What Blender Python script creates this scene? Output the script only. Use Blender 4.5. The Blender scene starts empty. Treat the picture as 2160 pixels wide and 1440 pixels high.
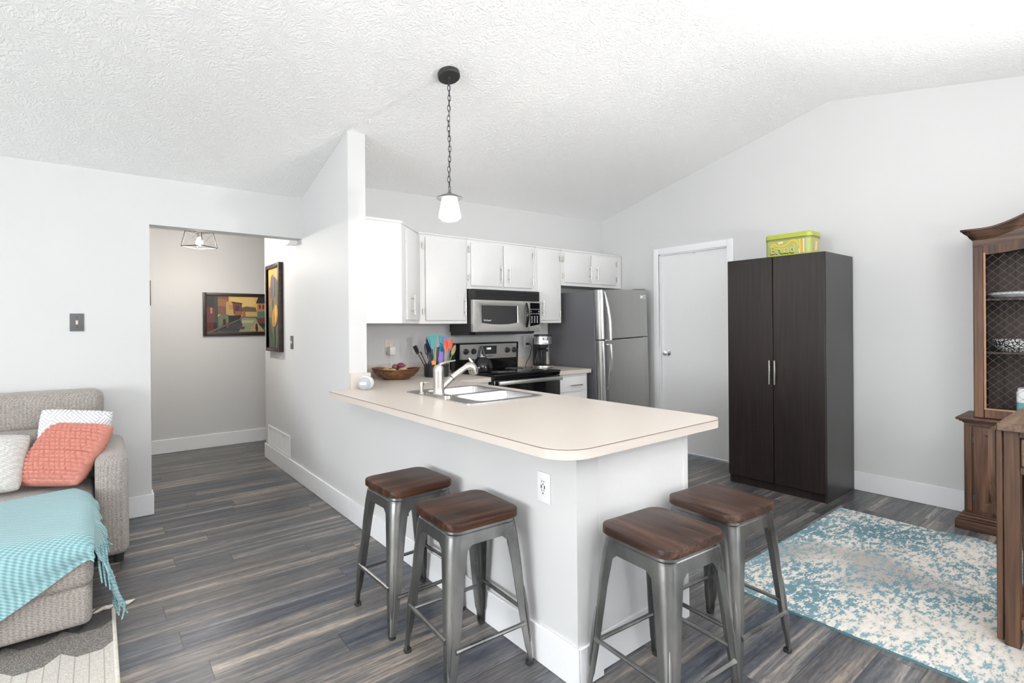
import bpy, bmesh, math, random
from mathutils import Vector, Matrix
R = random.Random(7)
sc = bpy.context.scene
COL = sc.collection

# ---------------------------------------------------------------- camera
CAM_H = 1.30
F_PX = 1097.472
cam_d = bpy.data.cameras.new('camera')
cam_d.sensor_fit = 'HORIZONTAL'; cam_d.sensor_width = 36.0
cam_d.lens = 36.0 * F_PX / 2160.0
cam_d.shift_y = -29.56 / 2160.0
cam_d.clip_start = 0.05
cam = bpy.data.objects.new('camera', cam_d); COL.objects.link(cam)
_r = Vector((0.78105582, -0.62440415, -0.00844170))
_d = Vector((-0.00757609, 0.00404232, -0.99996313))
_f = Vector((0.62441525, 0.78109098, -0.00157326))
m = Matrix((_r, -_d, -_f)).transposed().to_4x4()
m.translation = Vector((0, 0, CAM_H))
cam.matrix_world = m
sc.camera = cam

# ---------------------------------------------------------------- colour management, world, daylight
sc.view_settings.view_transform = 'Standard'
sc.view_settings.look = 'None'
sc.view_settings.gamma = 1.0
sc.view_settings.exposure = 0.33
sc.view_settings.use_curve_mapping = False
sc.cycles.max_bounces = 16; sc.cycles.diffuse_bounces = 10; sc.cycles.transparent_max_bounces = 16
w = bpy.data.worlds.new('sky'); sc.world = w; w.use_nodes = True
bg = w.node_tree.nodes['Background']
bg.inputs['Color'].default_value = (0.86, 0.93, 1.0, 1); bg.inputs['Strength'].default_value = 1.5

def area(name, loc, direction, sx, sy, power, color=(1, 1, 1), spread=180):
    l = bpy.data.lights.new(name, 'AREA'); l.shape = 'RECTANGLE'; l.size = sx; l.size_y = sy
    l.energy = power; l.color = color; l.spread = math.radians(spread)
    o = bpy.data.objects.new(name, l); COL.objects.link(o)
    o.location = loc; o.rotation_euler = Vector(direction).to_track_quat('-Z', 'Y').to_euler()
    return o
# daylight through the glass door behind the dining area and through the living-room windows
area('daylight_dining', (3.0, -2.98, 1.08), (0, 1, 0.0), 2.2, 1.9, 22, (1.0, 0.99, 0.98))
area('daylight_living', (-4.86, 0.7, 1.40), (1, 0.0, 0.0), 3.1, 1.4, 185, (0.95, 0.98, 1.0))
area('daylight_front', (-0.6, -2.98, 1.35), (0, 1, 0.0), 2.5, 1.4, 8, (1.0, 0.99, 0.98))

# ---------------------------------------------------------------- materials
def new_mat(name):
    mt = bpy.data.materials.new(name); mt.use_nodes = True
    nt = mt.node_tree; b = nt.nodes['Principled BSDF']
    return mt, nt, b
def node(nt, t, **kw):
    n = nt.nodes.new(t)
    for k, v in kw.items():
        if k in n.inputs: n.inputs[k].default_value = v
        else: setattr(n, k, v)
    return n
def lk(nt, a, b): nt.links.new(a, b)
def ramp(nt, fac, stops):
    r = nt.nodes.new('ShaderNodeValToRGB'); e = r.color_ramp.elements
    while len(e) > 1: e.remove(e[-1])
    e[0].position = stops[0][0]; e[0].color = (*stops[0][1], 1)
    for p, c in stops[1:]:
        x = e.new(p); x.color = (*c, 1)
    lk(nt, fac, r.inputs[0]); return r.outputs[0]
def coords(nt, scale=(1, 1, 1), rot=(0, 0, 0)):
    tc = nt.nodes.new('ShaderNodeTexCoord'); mp = nt.nodes.new('ShaderNodeMapping')
    mp.inputs['Scale'].default_value = scale; mp.inputs['Rotation'].default_value = rot
    lk(nt, tc.outputs['Object'], mp.inputs[0]); return mp.outputs[0]
def mixc(nt, fac, a, b, mode='MIX'):
    n = nt.nodes.new('ShaderNodeMix'); n.data_type = 'RGBA'; n.blend_type = mode
    for sock, v in ((n.inputs[0], fac), (n.inputs[6], a), (n.inputs[7], b)):
        if hasattr(v, 'is_linked') or hasattr(v, 'node'): lk(nt, v, sock)
        elif isinstance(v, (int, float)): sock.default_value = v
        else: sock.default_value = (*v, 1)
    return n.outputs[2]
def bump(nt, b, h, strength, dist=0.01):
    n = nt.nodes.new('ShaderNodeBump'); n.inputs['Strength'].default_value = strength; n.inputs['Distance'].default_value = dist
    lk(nt, h, n.inputs['Height']); lk(nt, n.outputs[0], b.inputs['Normal'])
def plain(name, c, rough=0.5, metal=0.0, noise=0.0, nscale=40, spec=0.5, coat=0.0):
    mt, nt, b = new_mat(name)
    b.inputs['Base Color'].default_value = (*c, 1); b.inputs['Roughness'].default_value = rough
    b.inputs['Metallic'].default_value = metal; b.inputs['Specular IOR Level'].default_value = spec
    b.inputs['Coat Weight'].default_value = coat
    n = node(nt, 'ShaderNodeTexNoise', Scale=nscale, Detail=4.0)
    lk(nt, coords(nt), n.inputs['Vector'])
    k = 0.008 if noise == 0 else 0.08
    lk(nt, ramp(nt, n.outputs[0], [(0.3, tuple(x * (1 - k) for x in c)), (0.7, tuple(min(1, x * (1 + k)) for x in c))]), b.inputs['Base Color'])
    if noise: bump(nt, b, n.outputs[0], noise, 0.004)
    return mt
def emit(name, c, s):
    mt, nt, b = new_mat(name)
    b.inputs['Base Color'].default_value = (*c, 1); b.inputs['Emission Color'].default_value = (*c, 1); b.inputs['Emission Strength'].default_value = s
    return mt
def brushed(name, c, rough, axis=2, amt=0.08):
    mt, nt, b = new_mat(name)
    s = [220, 220, 220]; s[axis] = 2.0
    n = node(nt, 'ShaderNodeTexNoise', Scale=1.0, Detail=3.0); lk(nt, coords(nt, tuple(s)), n.inputs['Vector'])
    lk(nt, ramp(nt, n.outputs[0], [(0.25, tuple(x * (1 - amt) for x in c)), (0.75, tuple(min(1, x * (1 + amt)) for x in c))]), b.inputs['Base Color'])
    b.inputs['Metallic'].default_value = 1.0; b.inputs['Roughness'].default_value = rough
    return mt
def worn_steel(name):
    mt, nt, b = new_mat(name)
    n = node(nt, 'ShaderNodeTexNoise', Scale=9.0, Detail=6.0); lk(nt, coords(nt, (1, 1, .35)), n.inputs['Vector'])
    lk(nt, ramp(nt, n.outputs[0], [(0.3, (0.13, 0.13, 0.128)), (0.55, (0.245, 0.245, 0.24)), (0.8, (0.40, 0.39, 0.37))]), b.inputs['Base Color'])
    b.inputs['Metallic'].default_value = 0.92
    lk(nt, ramp(nt, n.outputs[0], [(0.3, (0.24,) * 3), (0.7, (0.36,) * 3)]), b.inputs['Roughness'])
    return mt
def wood(name, dark, mid, light, axis=0, fine=28.0, rough=0.45, bumps=0.15, spec=0.4, rnd=True):
    mt, nt, b = new_mat(name)
    s = [fine, fine, fine]; s[axis] = fine / 14
    v = coords(nt, tuple(s))
    if rnd:
        oi = nt.nodes.new('ShaderNodeObjectInfo'); ad = nt.nodes.new('ShaderNodeVectorMath'); ad.operation = 'ADD'
        cx = nt.nodes.new('ShaderNodeCombineXYZ'); mu = node(nt, 'ShaderNodeMath', operation='MULTIPLY'); mu.inputs[1].default_value = 37.0
        lk(nt, oi.outputs['Random'], mu.inputs[0])
        for i in range(3): lk(nt, mu.outputs[0], cx.inputs[i])
        lk(nt, v, ad.inputs[0]); lk(nt, cx.outputs[0], ad.inputs[1]); v = ad.outputs[0]
    n1 = node(nt, 'ShaderNodeTexNoise', Scale=1.0, Detail=7.0, Distortion=1.2); lk(nt, v, n1.inputs['Vector'])
    s2 = [fine * 7, fine * 7, fine * 7]; s2[axis] = fine / 6
    n2 = node(nt, 'ShaderNodeTexNoise', Scale=1.0, Detail=3.0); lk(nt, coords(nt, tuple(s2)), n2.inputs['Vector'])
    c1 = ramp(nt, n1.outputs[0], [(0.30, dark), (0.5, mid), (0.72, light)])
    c2 = ramp(nt, n2.outputs[0], [(0.36, (0.45,) * 3), (0.56, (1,) * 3)])
    lk(nt, mixc(nt, 0.8, c1, c2, 'MULTIPLY'), b.inputs['Base Color'])
    b.inputs['Roughness'].default_value = rough; b.inputs['Specular IOR Level'].default_value = spec
    bump(nt, b, n2.outputs[0], bumps, 0.002)
    return mt
def weave(name, dark, light, scale=260, rough=0.95, bstr=0.6):
    mt, nt, b = new_mat(name)
    v = coords(nt, (scale, scale, scale))
    n = node(nt, 'ShaderNodeTexVoronoi', Scale=1.0); lk(nt, v, n.inputs['Vector'])
    n2 = node(nt, 'ShaderNodeTexNoise', Scale=0.9, Detail=2.0); lk(nt, v, n2.inputs['Vector'])
    ad = node(nt, 'ShaderNodeMath', operation='ADD'); lk(nt, n.outputs['Distance'], ad.inputs[0]); lk(nt, n2.outputs[0], ad.inputs[1])
    lk(nt, ramp(nt, ad.outputs[0], [(0.55, dark), (1.25, light)]), b.inputs['Base Color'])
    b.inputs['Roughness'].default_value = rough; b.inputs['Specular IOR Level'].default_value = 0.1
    b.inputs['Sheen Weight'].default_value = 0.3
    bump(nt, b, n.outputs['Distance'], bstr, 0.003)
    return mt
def basket(name, dark, light, k, bstr, rot=0.0, rand=0.75):
    mt, nt, b = new_mat(name)
    tc = nt.nodes.new('ShaderNodeTexCoord'); mp = nt.nodes.new('ShaderNodeMapping'); mp.inputs['Rotation'].default_value = (0, 0, rot)
    lk(nt, tc.outputs['Object'], mp.inputs[0]); sp = nt.nodes.new('ShaderNodeSeparateXYZ'); lk(nt, mp.outputs[0], sp.inputs[0])
    def mth(op, a, bb=None):
        n = node(nt, 'ShaderNodeMath', operation=op)
        for i, v in enumerate((a, bb)):
            if v is None: continue
            if isinstance(v, (int, float)): n.inputs[i].default_value = v
            else: lk(nt, v, n.inputs[i])
        return n.outputs[0]
    z9 = mth('MULTIPLY', sp.outputs[2], 0.9)
    u = mth('SINE', mth('MULTIPLY', mth('ADD', sp.outputs[0], z9), k)); v = mth('SINE', mth('MULTIPLY', mth('ADD', sp.outputs[1], z9), k))
    h = mth('MULTIPLY_ADD', mth('MULTIPLY', u, v), 0.5); h.node.inputs[2].default_value = 0.5
    n = node(nt, 'ShaderNodeTexNoise', Scale=k * .45, Detail=3.0); lk(nt, tc.outputs['Object'], n.inputs['Vector'])
    f = mth('ADD', mth('MULTIPLY', h, 1 - rand), mth('MULTIPLY', n.outputs[0], rand))
    lk(nt, ramp(nt, f, [(0.25, dark), (0.72, light)]), b.inputs['Base Color'])
    b.inputs['Roughness'].default_value = 0.95; b.inputs['Specular IOR Level'].default_value = 0.1; b.inputs['Sheen Weight'].default_value = 0.25
    bump(nt, b, f, bstr, 0.004)
    return mt
def glass_mat(name, c=(1, 1, 1), rough=0.03, mixv=0.9):
    mt = bpy.data.materials.new(name); mt.use_nodes = True; nt = mt.node_tree; nt.nodes.clear()
    out = nt.nodes.new('ShaderNodeOutputMaterial'); t = nt.nodes.new('ShaderNodeBsdfTransparent'); g = nt.nodes.new('ShaderNodeBsdfGlossy')
    t.inputs[0].default_value = (*c, 1); g.inputs['Roughness'].default_value = rough
    fr = node(nt, 'ShaderNodeLayerWeight', Blend=0.35); mx = nt.nodes.new('ShaderNodeMixShader')
    mu = node(nt, 'ShaderNodeMath', operation='MULTIPLY'); mu.inputs[1].default_value = 1 - mixv + 0.35
    lk(nt, fr.outputs['Facing'], mu.inputs[0]); lk(nt, mu.outputs[0], mx.inputs[0])
    lk(nt, t.outputs[0], mx.inputs[1]); lk(nt, g.outputs[0], mx.inputs[2]); lk(nt, mx.outputs[0], out.inputs[0])
    return mt

def frosted(name):
    mt = bpy.data.materials.new(name); mt.use_nodes = True; nt = mt.node_tree; nt.nodes.clear()
    out = nt.nodes.new('ShaderNodeOutputMaterial'); t = nt.nodes.new('ShaderNodeBsdfTransparent'); tr = nt.nodes.new('ShaderNodeBsdfTranslucent'); g = nt.nodes.new('ShaderNodeBsdfGlossy')
    tr.inputs[0].default_value = (.95, .95, .95, 1); g.inputs['Roughness'].default_value = .08
    a = nt.nodes.new('ShaderNodeMixShader'); a.inputs[0].default_value = .38; lk(nt, t.outputs[0], a.inputs[1]); lk(nt, tr.outputs[0], a.inputs[2])
    fr = node(nt, 'ShaderNodeLayerWeight', Blend=0.25); c = nt.nodes.new('ShaderNodeMixShader'); lk(nt, fr.outputs['Fresnel'], c.inputs[0]); lk(nt, a.outputs[0], c.inputs[1]); lk(nt, g.outputs[0], c.inputs[2])
    lk(nt, c.outputs[0], out.inputs[0]); return mt
def wall_mat(name, c, b_s=0.05):
    mt, nt, b = new_mat(name)
    n = node(nt, 'ShaderNodeTexNoise', Scale=130.0, Detail=3.0); lk(nt, coords(nt), n.inputs['Vector'])
    n2 = node(nt, 'ShaderNodeTexNoise', Scale=1.5, Detail=2.0); lk(nt, coords(nt), n2.inputs['Vector'])
    lk(nt, ramp(nt, n2.outputs[0], [(0.3, tuple(x * 0.985 for x in c)), (0.7, c)]), b.inputs['Base Color'])
    b.inputs['Roughness'].default_value = 0.55; b.inputs['Specular IOR Level'].default_value = 0.35
    bump(nt, b, n.outputs[0], b_s, 0.003)
    return mt
def ceiling_mat():
    mt, nt, b = new_mat('stomped_ceiling_plaster')
    b.inputs['Base Color'].default_value = (0.91, 0.91, 0.905, 1); b.inputs['Roughness'].default_value = 0.8
    v = coords(nt, (1, 1, 1))
    vo = node(nt, 'ShaderNodeTexVoronoi', Scale=7.0, feature='F1'); lk(nt, v, vo.inputs['Vector'])
    sub = nt.nodes.new('ShaderNodeVectorMath'); sub.operation = 'SUBTRACT'
    lk(nt, v, sub.inputs[0]); lk(nt, vo.outputs['Position'], sub.inputs[1])
    sep = nt.nodes.new('ShaderNodeSeparateXYZ'); lk(nt, sub.outputs[0], sep.inputs[0])
    at = node(nt, 'ShaderNodeMath', operation='ARCTAN2'); lk(nt, sep.outputs[1], at.inputs[0]); lk(nt, sep.outputs[0], at.inputs[1])
    nd = node(nt, 'ShaderNodeTexNoise', Scale=9.0, Detail=2.0); lk(nt, v, nd.inputs['Vector'])
    cb = nt.nodes.new('ShaderNodeCombineXYZ'); m1 = node(nt, 'ShaderNodeMath', operation='MULTIPLY'); m1.inputs[1].default_value = 3.2
    lk(nt, at.outputs[0], m1.inputs[0]); lk(nt, m1.outputs[0], cb.inputs[0])
    m2 = node(nt, 'ShaderNodeMath', operation='MULTIPLY'); m2.inputs[1].default_value = 6.0; lk(nt, nd.outputs[0], m2.inputs[0]); lk(nt, m2.outputs[0], cb.inputs[1])
    m3 = node(nt, 'ShaderNodeMath', operation='MULTIPLY'); m3.inputs[1].default_value = 4.0; lk(nt, vo.outputs['Distance'], m3.inputs[0]); lk(nt, m3.outputs[0], cb.inputs[2])
    n = node(nt, 'ShaderNodeTexNoise', Scale=1.6, Detail=2.0); lk(nt, cb.outputs[0], n.inputs['Vector'])
    fine = node(nt, 'ShaderNodeTexNoise', Scale=60.0, Detail=3.0); lk(nt, v, fine.inputs['Vector'])
    h = node(nt, 'ShaderNodeMath', operation='MULTIPLY_ADD'); h.inputs[1].default_value = 0.25
    lk(nt, fine.outputs[0], h.inputs[0]); lk(nt, ramp(nt, n.outputs[0], [(0.42, (0,) * 3), (0.60, (1,) * 3)]), h.inputs[2])
    bump(nt, b, h.outputs[0], 0.42, 0.007)
    return mt
def floor_mat():
    W, L = 0.149, 1.22
    mt, nt, b = new_mat('grey_wood_planks')
    tc = nt.nodes.new('ShaderNodeTexCoord'); sp = nt.nodes.new('ShaderNodeSeparateXYZ'); lk(nt, tc.outputs['Object'], sp.inputs[0])
    def mth(op, a, bb=None, c=None):
        n = node(nt, 'ShaderNodeMath', operation=op)
        for i, v in enumerate((a, bb, c)):
            if v is None: continue
            if isinstance(v, (int, float)): n.inputs[i].default_value = v
            else: lk(nt, v, n.inputs[i])
        return n.outputs[0]
    yv = mth('DIVIDE', mth('ADD', sp.outputs[1], 0.039), W); row = mth('FLOOR', yv); fy = mth('FRACT', yv)
    wn = nt.nodes.new('ShaderNodeTexWhiteNoise'); wn.noise_dimensions = '1D'; lk(nt, row, wn.inputs['W'])
    xv = mth('DIVIDE', mth('ADD', sp.outputs[0], mth('MULTIPLY', wn.outputs['Value'], L * 7)), L); colm = mth('FLOOR', xv); fx = mth('FRACT', xv)
    cid = nt.nodes.new('ShaderNodeCombineXYZ'); lk(nt, row, cid.inputs[0]); lk(nt, colm, cid.inputs[1])
    wn2 = nt.nodes.new('ShaderNodeTexWhiteNoise'); wn2.noise_dimensions = '3D'; lk(nt, cid.outputs[0], wn2.inputs['Vector'])
    rid = wn2.outputs['Value']
    def streak(sx, sy, det, dist, off):
        c = nt.nodes.new('ShaderNodeCombineXYZ')
        lk(nt, mth('MULTIPLY', sp.outputs[0], sx), c.inputs[0]); lk(nt, mth('MULTIPLY', sp.outputs[1], sy), c.inputs[1]); lk(nt, mth('MULTIPLY_ADD', rid, 50.0, off), c.inputs[2])
        n = node(nt, 'ShaderNodeTexNoise', Scale=1.0, Detail=det, Distortion=dist, Roughness=0.62); lk(nt, c.outputs[0], n.inputs['Vector']); return n.outputs[0]
    broad = streak(0.55, 13.0, 4.0, 0.7, 0.0); mid = streak(1.6, 40.0, 6.0, 1.6, 9.0); fine = streak(9.0, 170.0, 4.0, 0.4, 4.0); blot = streak(7.0, 34.0, 8.0, 2.2, 21.0)
    base = ramp(nt, broad, [(0.29, (0.038, 0.044, 0.058)), (0.42, (0.080, 0.085, 0.096)), (0.54, (0.130, 0.128, 0.128)), (0.67, (0.330, 0.292, 0.258))])
    tone = ramp(nt, rid, [(0.0, (0.66, 0.73, 0.87)), (0.35, (0.98, 0.98, 0.98)), (0.65, (1.18, 1.11, 1.05)), (1.0, (0.76, 0.75, 0.75))])
    c = mixc(nt, 1.0, base, tone, 'MULTIPLY')
    c = mixc(nt, 0.75, c, ramp(nt, mid, [(0.30, (0.42, 0.44, 0.48)), (0.5, (1, 1, 1)), (0.70, (1.55, 1.48, 1.4))]), 'MULTIPLY')
    c = mixc(nt, 0.85, c, ramp(nt, blot, [(0.34, (0.55, 0.58, 0.64)), (0.5, (1, 1, 1)), (0.66, (1.32, 1.27, 1.22))]), 'MULTIPLY')
    c = mixc(nt, 0.4, c, ramp(nt, fine, [(0.38, (0.55,) * 3), (0.52, (1,) * 3)]), 'MULTIPLY')
    e1 = mth('LESS_THAN', mth('MINIMUM', fy, mth('SUBTRACT', 1.0, fy)), 0.011)
    e2 = mth('LESS_THAN', mth('MINIMUM', fx, mth('SUBTRACT', 1.0, fx)), 0.0014)
    gap = mth('MAXIMUM', e1, e2)
    c = mixc(nt, mth('MULTIPLY', gap, 0.8), c, (0.02, 0.02, 0.022))
    lk(nt, c, b.inputs['Base Color'])
    lk(nt, ramp(nt, mid, [(0.3, (0.40,) * 3), (0.7, (0.30,) * 3)]), b.inputs['Roughness'])
    b.inputs['Specular IOR Level'].default_value = 0.45
    bump(nt, b, mth('SUBTRACT', fine, mth('MULTIPLY', gap, 2.0)), 0.10, 0.002)
    return mt
def rug_mat():
    mt, nt, b = new_mat('distressed_blue_rug')
    v = coords(nt, (1, 1, 1))
    big = node(nt, 'ShaderNodeTexNoise', Scale=1.9, Detail=2.0, Distortion=0.3); lk(nt, v, big.inputs['Vector'])
    mid = node(nt, 'ShaderNodeTexNoise', Scale=32.0, Detail=4.0, Roughness=0.62); lk(nt, coords(nt, (.62, 1.25, 1), (0, 0, .25)), mid.inputs['Vector'])
    fin = node(nt, 'ShaderNodeTexNoise', Scale=110.0, Detail=3.0); lk(nt, coords(nt, (.5, 1.0, 1), (0, 0, .25)), fin.inputs['Vector'])
    def mad(a, k, c):
        n = node(nt, 'ShaderNodeMath', operation='MULTIPLY_ADD'); n.inputs[1].default_value = k
        lk(nt, a, n.inputs[0])
        if isinstance(c, float): n.inputs[2].default_value = c
        else: lk(nt, c, n.inputs[2])
        return n.outputs[0]
    f = mad(big.outputs[0], 0.50, mad(mid.outputs[0], 0.80, mad(fin.outputs[0], 0.55, -0.425)))
    sx = nt.nodes.new('ShaderNodeSeparateXYZ'); lk(nt, v, sx.inputs[0])
    def edge(sock, k, c):
        n = node(nt, 'ShaderNodeMath', operation='MULTIPLY_ADD'); n.use_clamp = True; n.inputs[1].default_value = k; n.inputs[2].default_value = c; lk(nt, sock, n.inputs[0]); return n.outputs[0]
    # the woven border runs bluer along the bound edges
    f = mad(edge(sx.outputs[0], -9.0, -6.35), -0.07, mad(edge(sx.outputs[1], 7.0, -6.9), -0.09, f))
    blue = ramp(nt, big.outputs[0], [(0.35, (0.125, 0.235, 0.285)), (0.6, (0.215, 0.345, 0.395))])
    cream = ramp(nt, mid.outputs[0], [(0.32, (0.50, 0.46, 0.43)), (0.46, (0.66, 0.61, 0.545)), (0.62, (0.74, 0.71, 0.665))])
    g = node(nt, 'ShaderNodeTexNoise', Scale=1.6, Detail=1.0); lk(nt, coords(nt, (1, 1, 1), (0, 0, 1.0)), g.inputs['Vector'])
    cream = mixc(nt, ramp(nt, g.outputs[0], [(0.50, (0,) * 3), (0.64, (0.85,) * 3)]), cream, (0.36, 0.32, 0.30))
    c = mixc(nt, ramp(nt, f, [(0.445, (1,) * 3), (0.505, (0.0,) * 3)]), cream, blue)
    lk(nt, c, b.inputs['Base Color']); b.inputs['Roughness'].default_value = 0.95; b.inputs['Specular IOR Level'].default_value = 0.1
    bump(nt, b, fin.outputs[0], 0.5, 0.004)
    return mt

M = {}
M['wall'] = wall_mat('pale_grey_paint', (0.660, 0.662, 0.660))
M['wall_white'] = wall_mat('white_paint', (0.80, 0.80, 0.80))
M['trim'] = plain('white_trim_paint', (0.87, 0.875, 0.89), 0.35)
M['cab'] = plain('white_cabinet_paint', (0.78, 0.78, 0.775), 0.35)
M['door'] = plain('white_door_paint', (0.85, 0.85, 0.85), 0.4)
M['ceil'] = ceiling_mat()
M['floor'] = floor_mat()
M['rug'] = rug_mat()
M['counter'] = plain('beige_laminate', (0.645, 0.583, 0.525), 0.34, nscale=300)
M['seam'] = plain('dark_laminate_seam', (0.16, 0.10, 0.08), 0.6)
M['steel'] = brushed('stainless_steel', (0.66, 0.65, 0.625), 0.40, 0)
M['fridge'] = brushed('fridge_steel', (0.44, 0.435, 0.425), 0.36, 2, 0.04)
M['fridge_side'] = plain('grey_appliance_enamel', (0.125, 0.125, 0.135), 0.45)
M['chrome'] = plain('bright_chrome', (0.80, 0.80, 0.80), 0.12, 1.0)
M['nickel'] = brushed('brushed_nickel', (0.62, 0.585, 0.54), 0.27, 2, 0.05)
M['sink'] = brushed('sink_steel', (0.66, 0.66, 0.66), 0.28, 1, 0.05)
M['stool'] = worn_steel('gunmetal_steel')
M['black'] = plain('black_plastic', (0.018, 0.018, 0.019), 0.4)
M['gloss'] = plain('glossy_black', (0.006, 0.006, 0.007), 0.07, spec=0.42)
M['dglass'] = plain('smoked_oven_glass', (0.045, 0.045, 0.047), 0.12)
M['rubber'] = plain('black_rubber', (0.02, 0.02, 0.02), 0.7)
M['iron'] = plain('dark_iron', (0.028, 0.028, 0.030), 0.5)
M['greyiron'] = plain('grey_painted_metal', (0.11, 0.11, 0.115), 0.5)
M['wardrobe'] = wood('espresso_veneer', (0.0125, 0.0085, 0.0075), (0.018, 0.0125, 0.011), (0.026, 0.018, 0.015), 2, 16, 0.34, 0.04, 0.5)
M['wardrobe_side'] = plain('espresso_laminate', (0.026, 0.023, 0.022), 0.33)
M['seat'] = wood('walnut_seat', (0.010, 0.0038, 0.0024), (0.042, 0.0145, 0.0066), (0.120, 0.044, 0.019), 0, 24, 0.42, 0.3, 0.25)
M['seat_grey'] = wood('weathered_walnut_seat', (0.016, 0.0075, 0.0052), (0.050, 0.0245, 0.017), (0.098, 0.052, 0.037), 1, 24, 0.42, 0.3, 0.3)
M['hutch'] = wood('hutch_walnut', (0.034, 0.0125, 0.0055), (0.098, 0.041, 0.0185), (0.20, 0.092, 0.043), 2, 14, 0.42, 0.1)
M['hutch_x'] = wood('hutch_walnut_crosswise', (0.034, 0.0155, 0.009), (0.092, 0.047, 0.028), (0.17, 0.094, 0.058), 1, 14, 0.42, 0.1)
M['hutch_dark'] = wood('hutch_inside', (0.034, 0.021, 0.018), (0.058, 0.038, 0.033), (0.08, 0.056, 0.048), 2, 12, 0.6, 0.05)
M['cart'] = wood('acacia_cart', (0.042, 0.019, 0.0095), (0.098, 0.048, 0.025), (0.165, 0.088, 0.049), 2, 12, 0.5, 0.12)
M['cart_y'] = wood('acacia_drawer_front', (0.085, 0.048, 0.031), (0.140, 0.084, 0.056), (0.20, 0.13, 0.09), 1, 12, 0.5, 0.12)
M['cart_x'] = wood('acacia_cart_top', (0.085, 0.048, 0.031), (0.150, 0.092, 0.062), (0.22, 0.145, 0.102), 0, 12, 0.5, 0.12)
M['bowl'] = wood('acacia_bowl', (0.065, 0.025, 0.010), (0.17, 0.075, 0.032), (0.30, 0.15, 0.072), 0, 16, 0.35, 0.05)
M['sofa'] = basket('taupe_tweed', (0.175, 0.155, 0.142), (0.47, 0.43, 0.40), 340, 0.5, 0.0, 0.8)
M['coral'] = plain('coral_knit', (0.57, 0.245, 0.195), 0.95, nscale=200, spec=0.1)
M['cream'] = basket('cream_cotton', (0.46, 0.45, 0.42), (0.68, 0.675, 0.65), 240, 0.6, 0.3, 0.7)
M['tassel'] = plain('ivory_yarn', (0.72, 0.68, 0.61), 0.9, noise=0.3)
M['white'] = plain('white_plastic', (0.86, 0.86, 0.86), 0.35)
M['ivory'] = plain('ivory_plastic', (0.80, 0.72, 0.62), 0.4)
M['hole'] = plain('dark_slot', (0.02, 0.02, 0.02), 0.8)
M['frame'] = wood('dark_picture_frame', (0.020, 0.011, 0.009), (0.040, 0.022, 0.018), (0.06, 0.035, 0.028), 0, 18, 0.4, 0.1)
M['glass'] = glass_mat('clear_glass')
M['shade'] = frosted('milky_glass')
M['bulb'] = emit('lit_bulb', (1.0, 0.96, 0.90), 14.0)
M['wire'] = plain('grey_wire', (0.26, 0.25, 0.235), 0.4, 0.8)
M['led'] = emit('white_display', (0.80, 0.92, 1.0), 2.0)
M['led_soft'] = emit('soft_display', (0.9, 0.95, 1.0), 2.5)
M['blanket'] = basket('aqua_waffle_knit', (0.175, 0.335, 0.362), (0.345, 0.565, 0.595), 260, 0.9, 0.0, .15)
def stripe_mat():
    mt, nt, b = new_mat('white_cotton_with_grey_lines')
    v = coords(nt, (1, 1, 1)); br = node(nt, 'ShaderNodeTexChecker', Scale=11.0); lk(nt, coords(nt, (1, .02, 1), (0, 0.7, 0)), br.inputs['Vector'])
    w1 = node(nt, 'ShaderNodeTexWave', Scale=30.0, Distortion=0.0); w1.bands_direction = 'DIAGONAL'; lk(nt, coords(nt, (1, 0, 1)), w1.inputs['Vector'])
    w2 = node(nt, 'ShaderNodeTexWave', Scale=30.0, Distortion=0.0); w2.bands_direction = 'DIAGONAL'; lk(nt, coords(nt, (-1, 0, 1)), w2.inputs['Vector'])
    ma = mixc(nt, br.outputs['Fac'], w1.outputs['Color'], w2.outputs['Color'])
    lk(nt, ramp(nt, ma, [(0.10, (0.42, 0.42, 0.45)), (0.25, (0.85, 0.85, 0.86))]), b.inputs['Base Color'])
    b.inputs['Roughness'].default_value = 0.9; return mt
M['stripe'] = stripe_mat()
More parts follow.
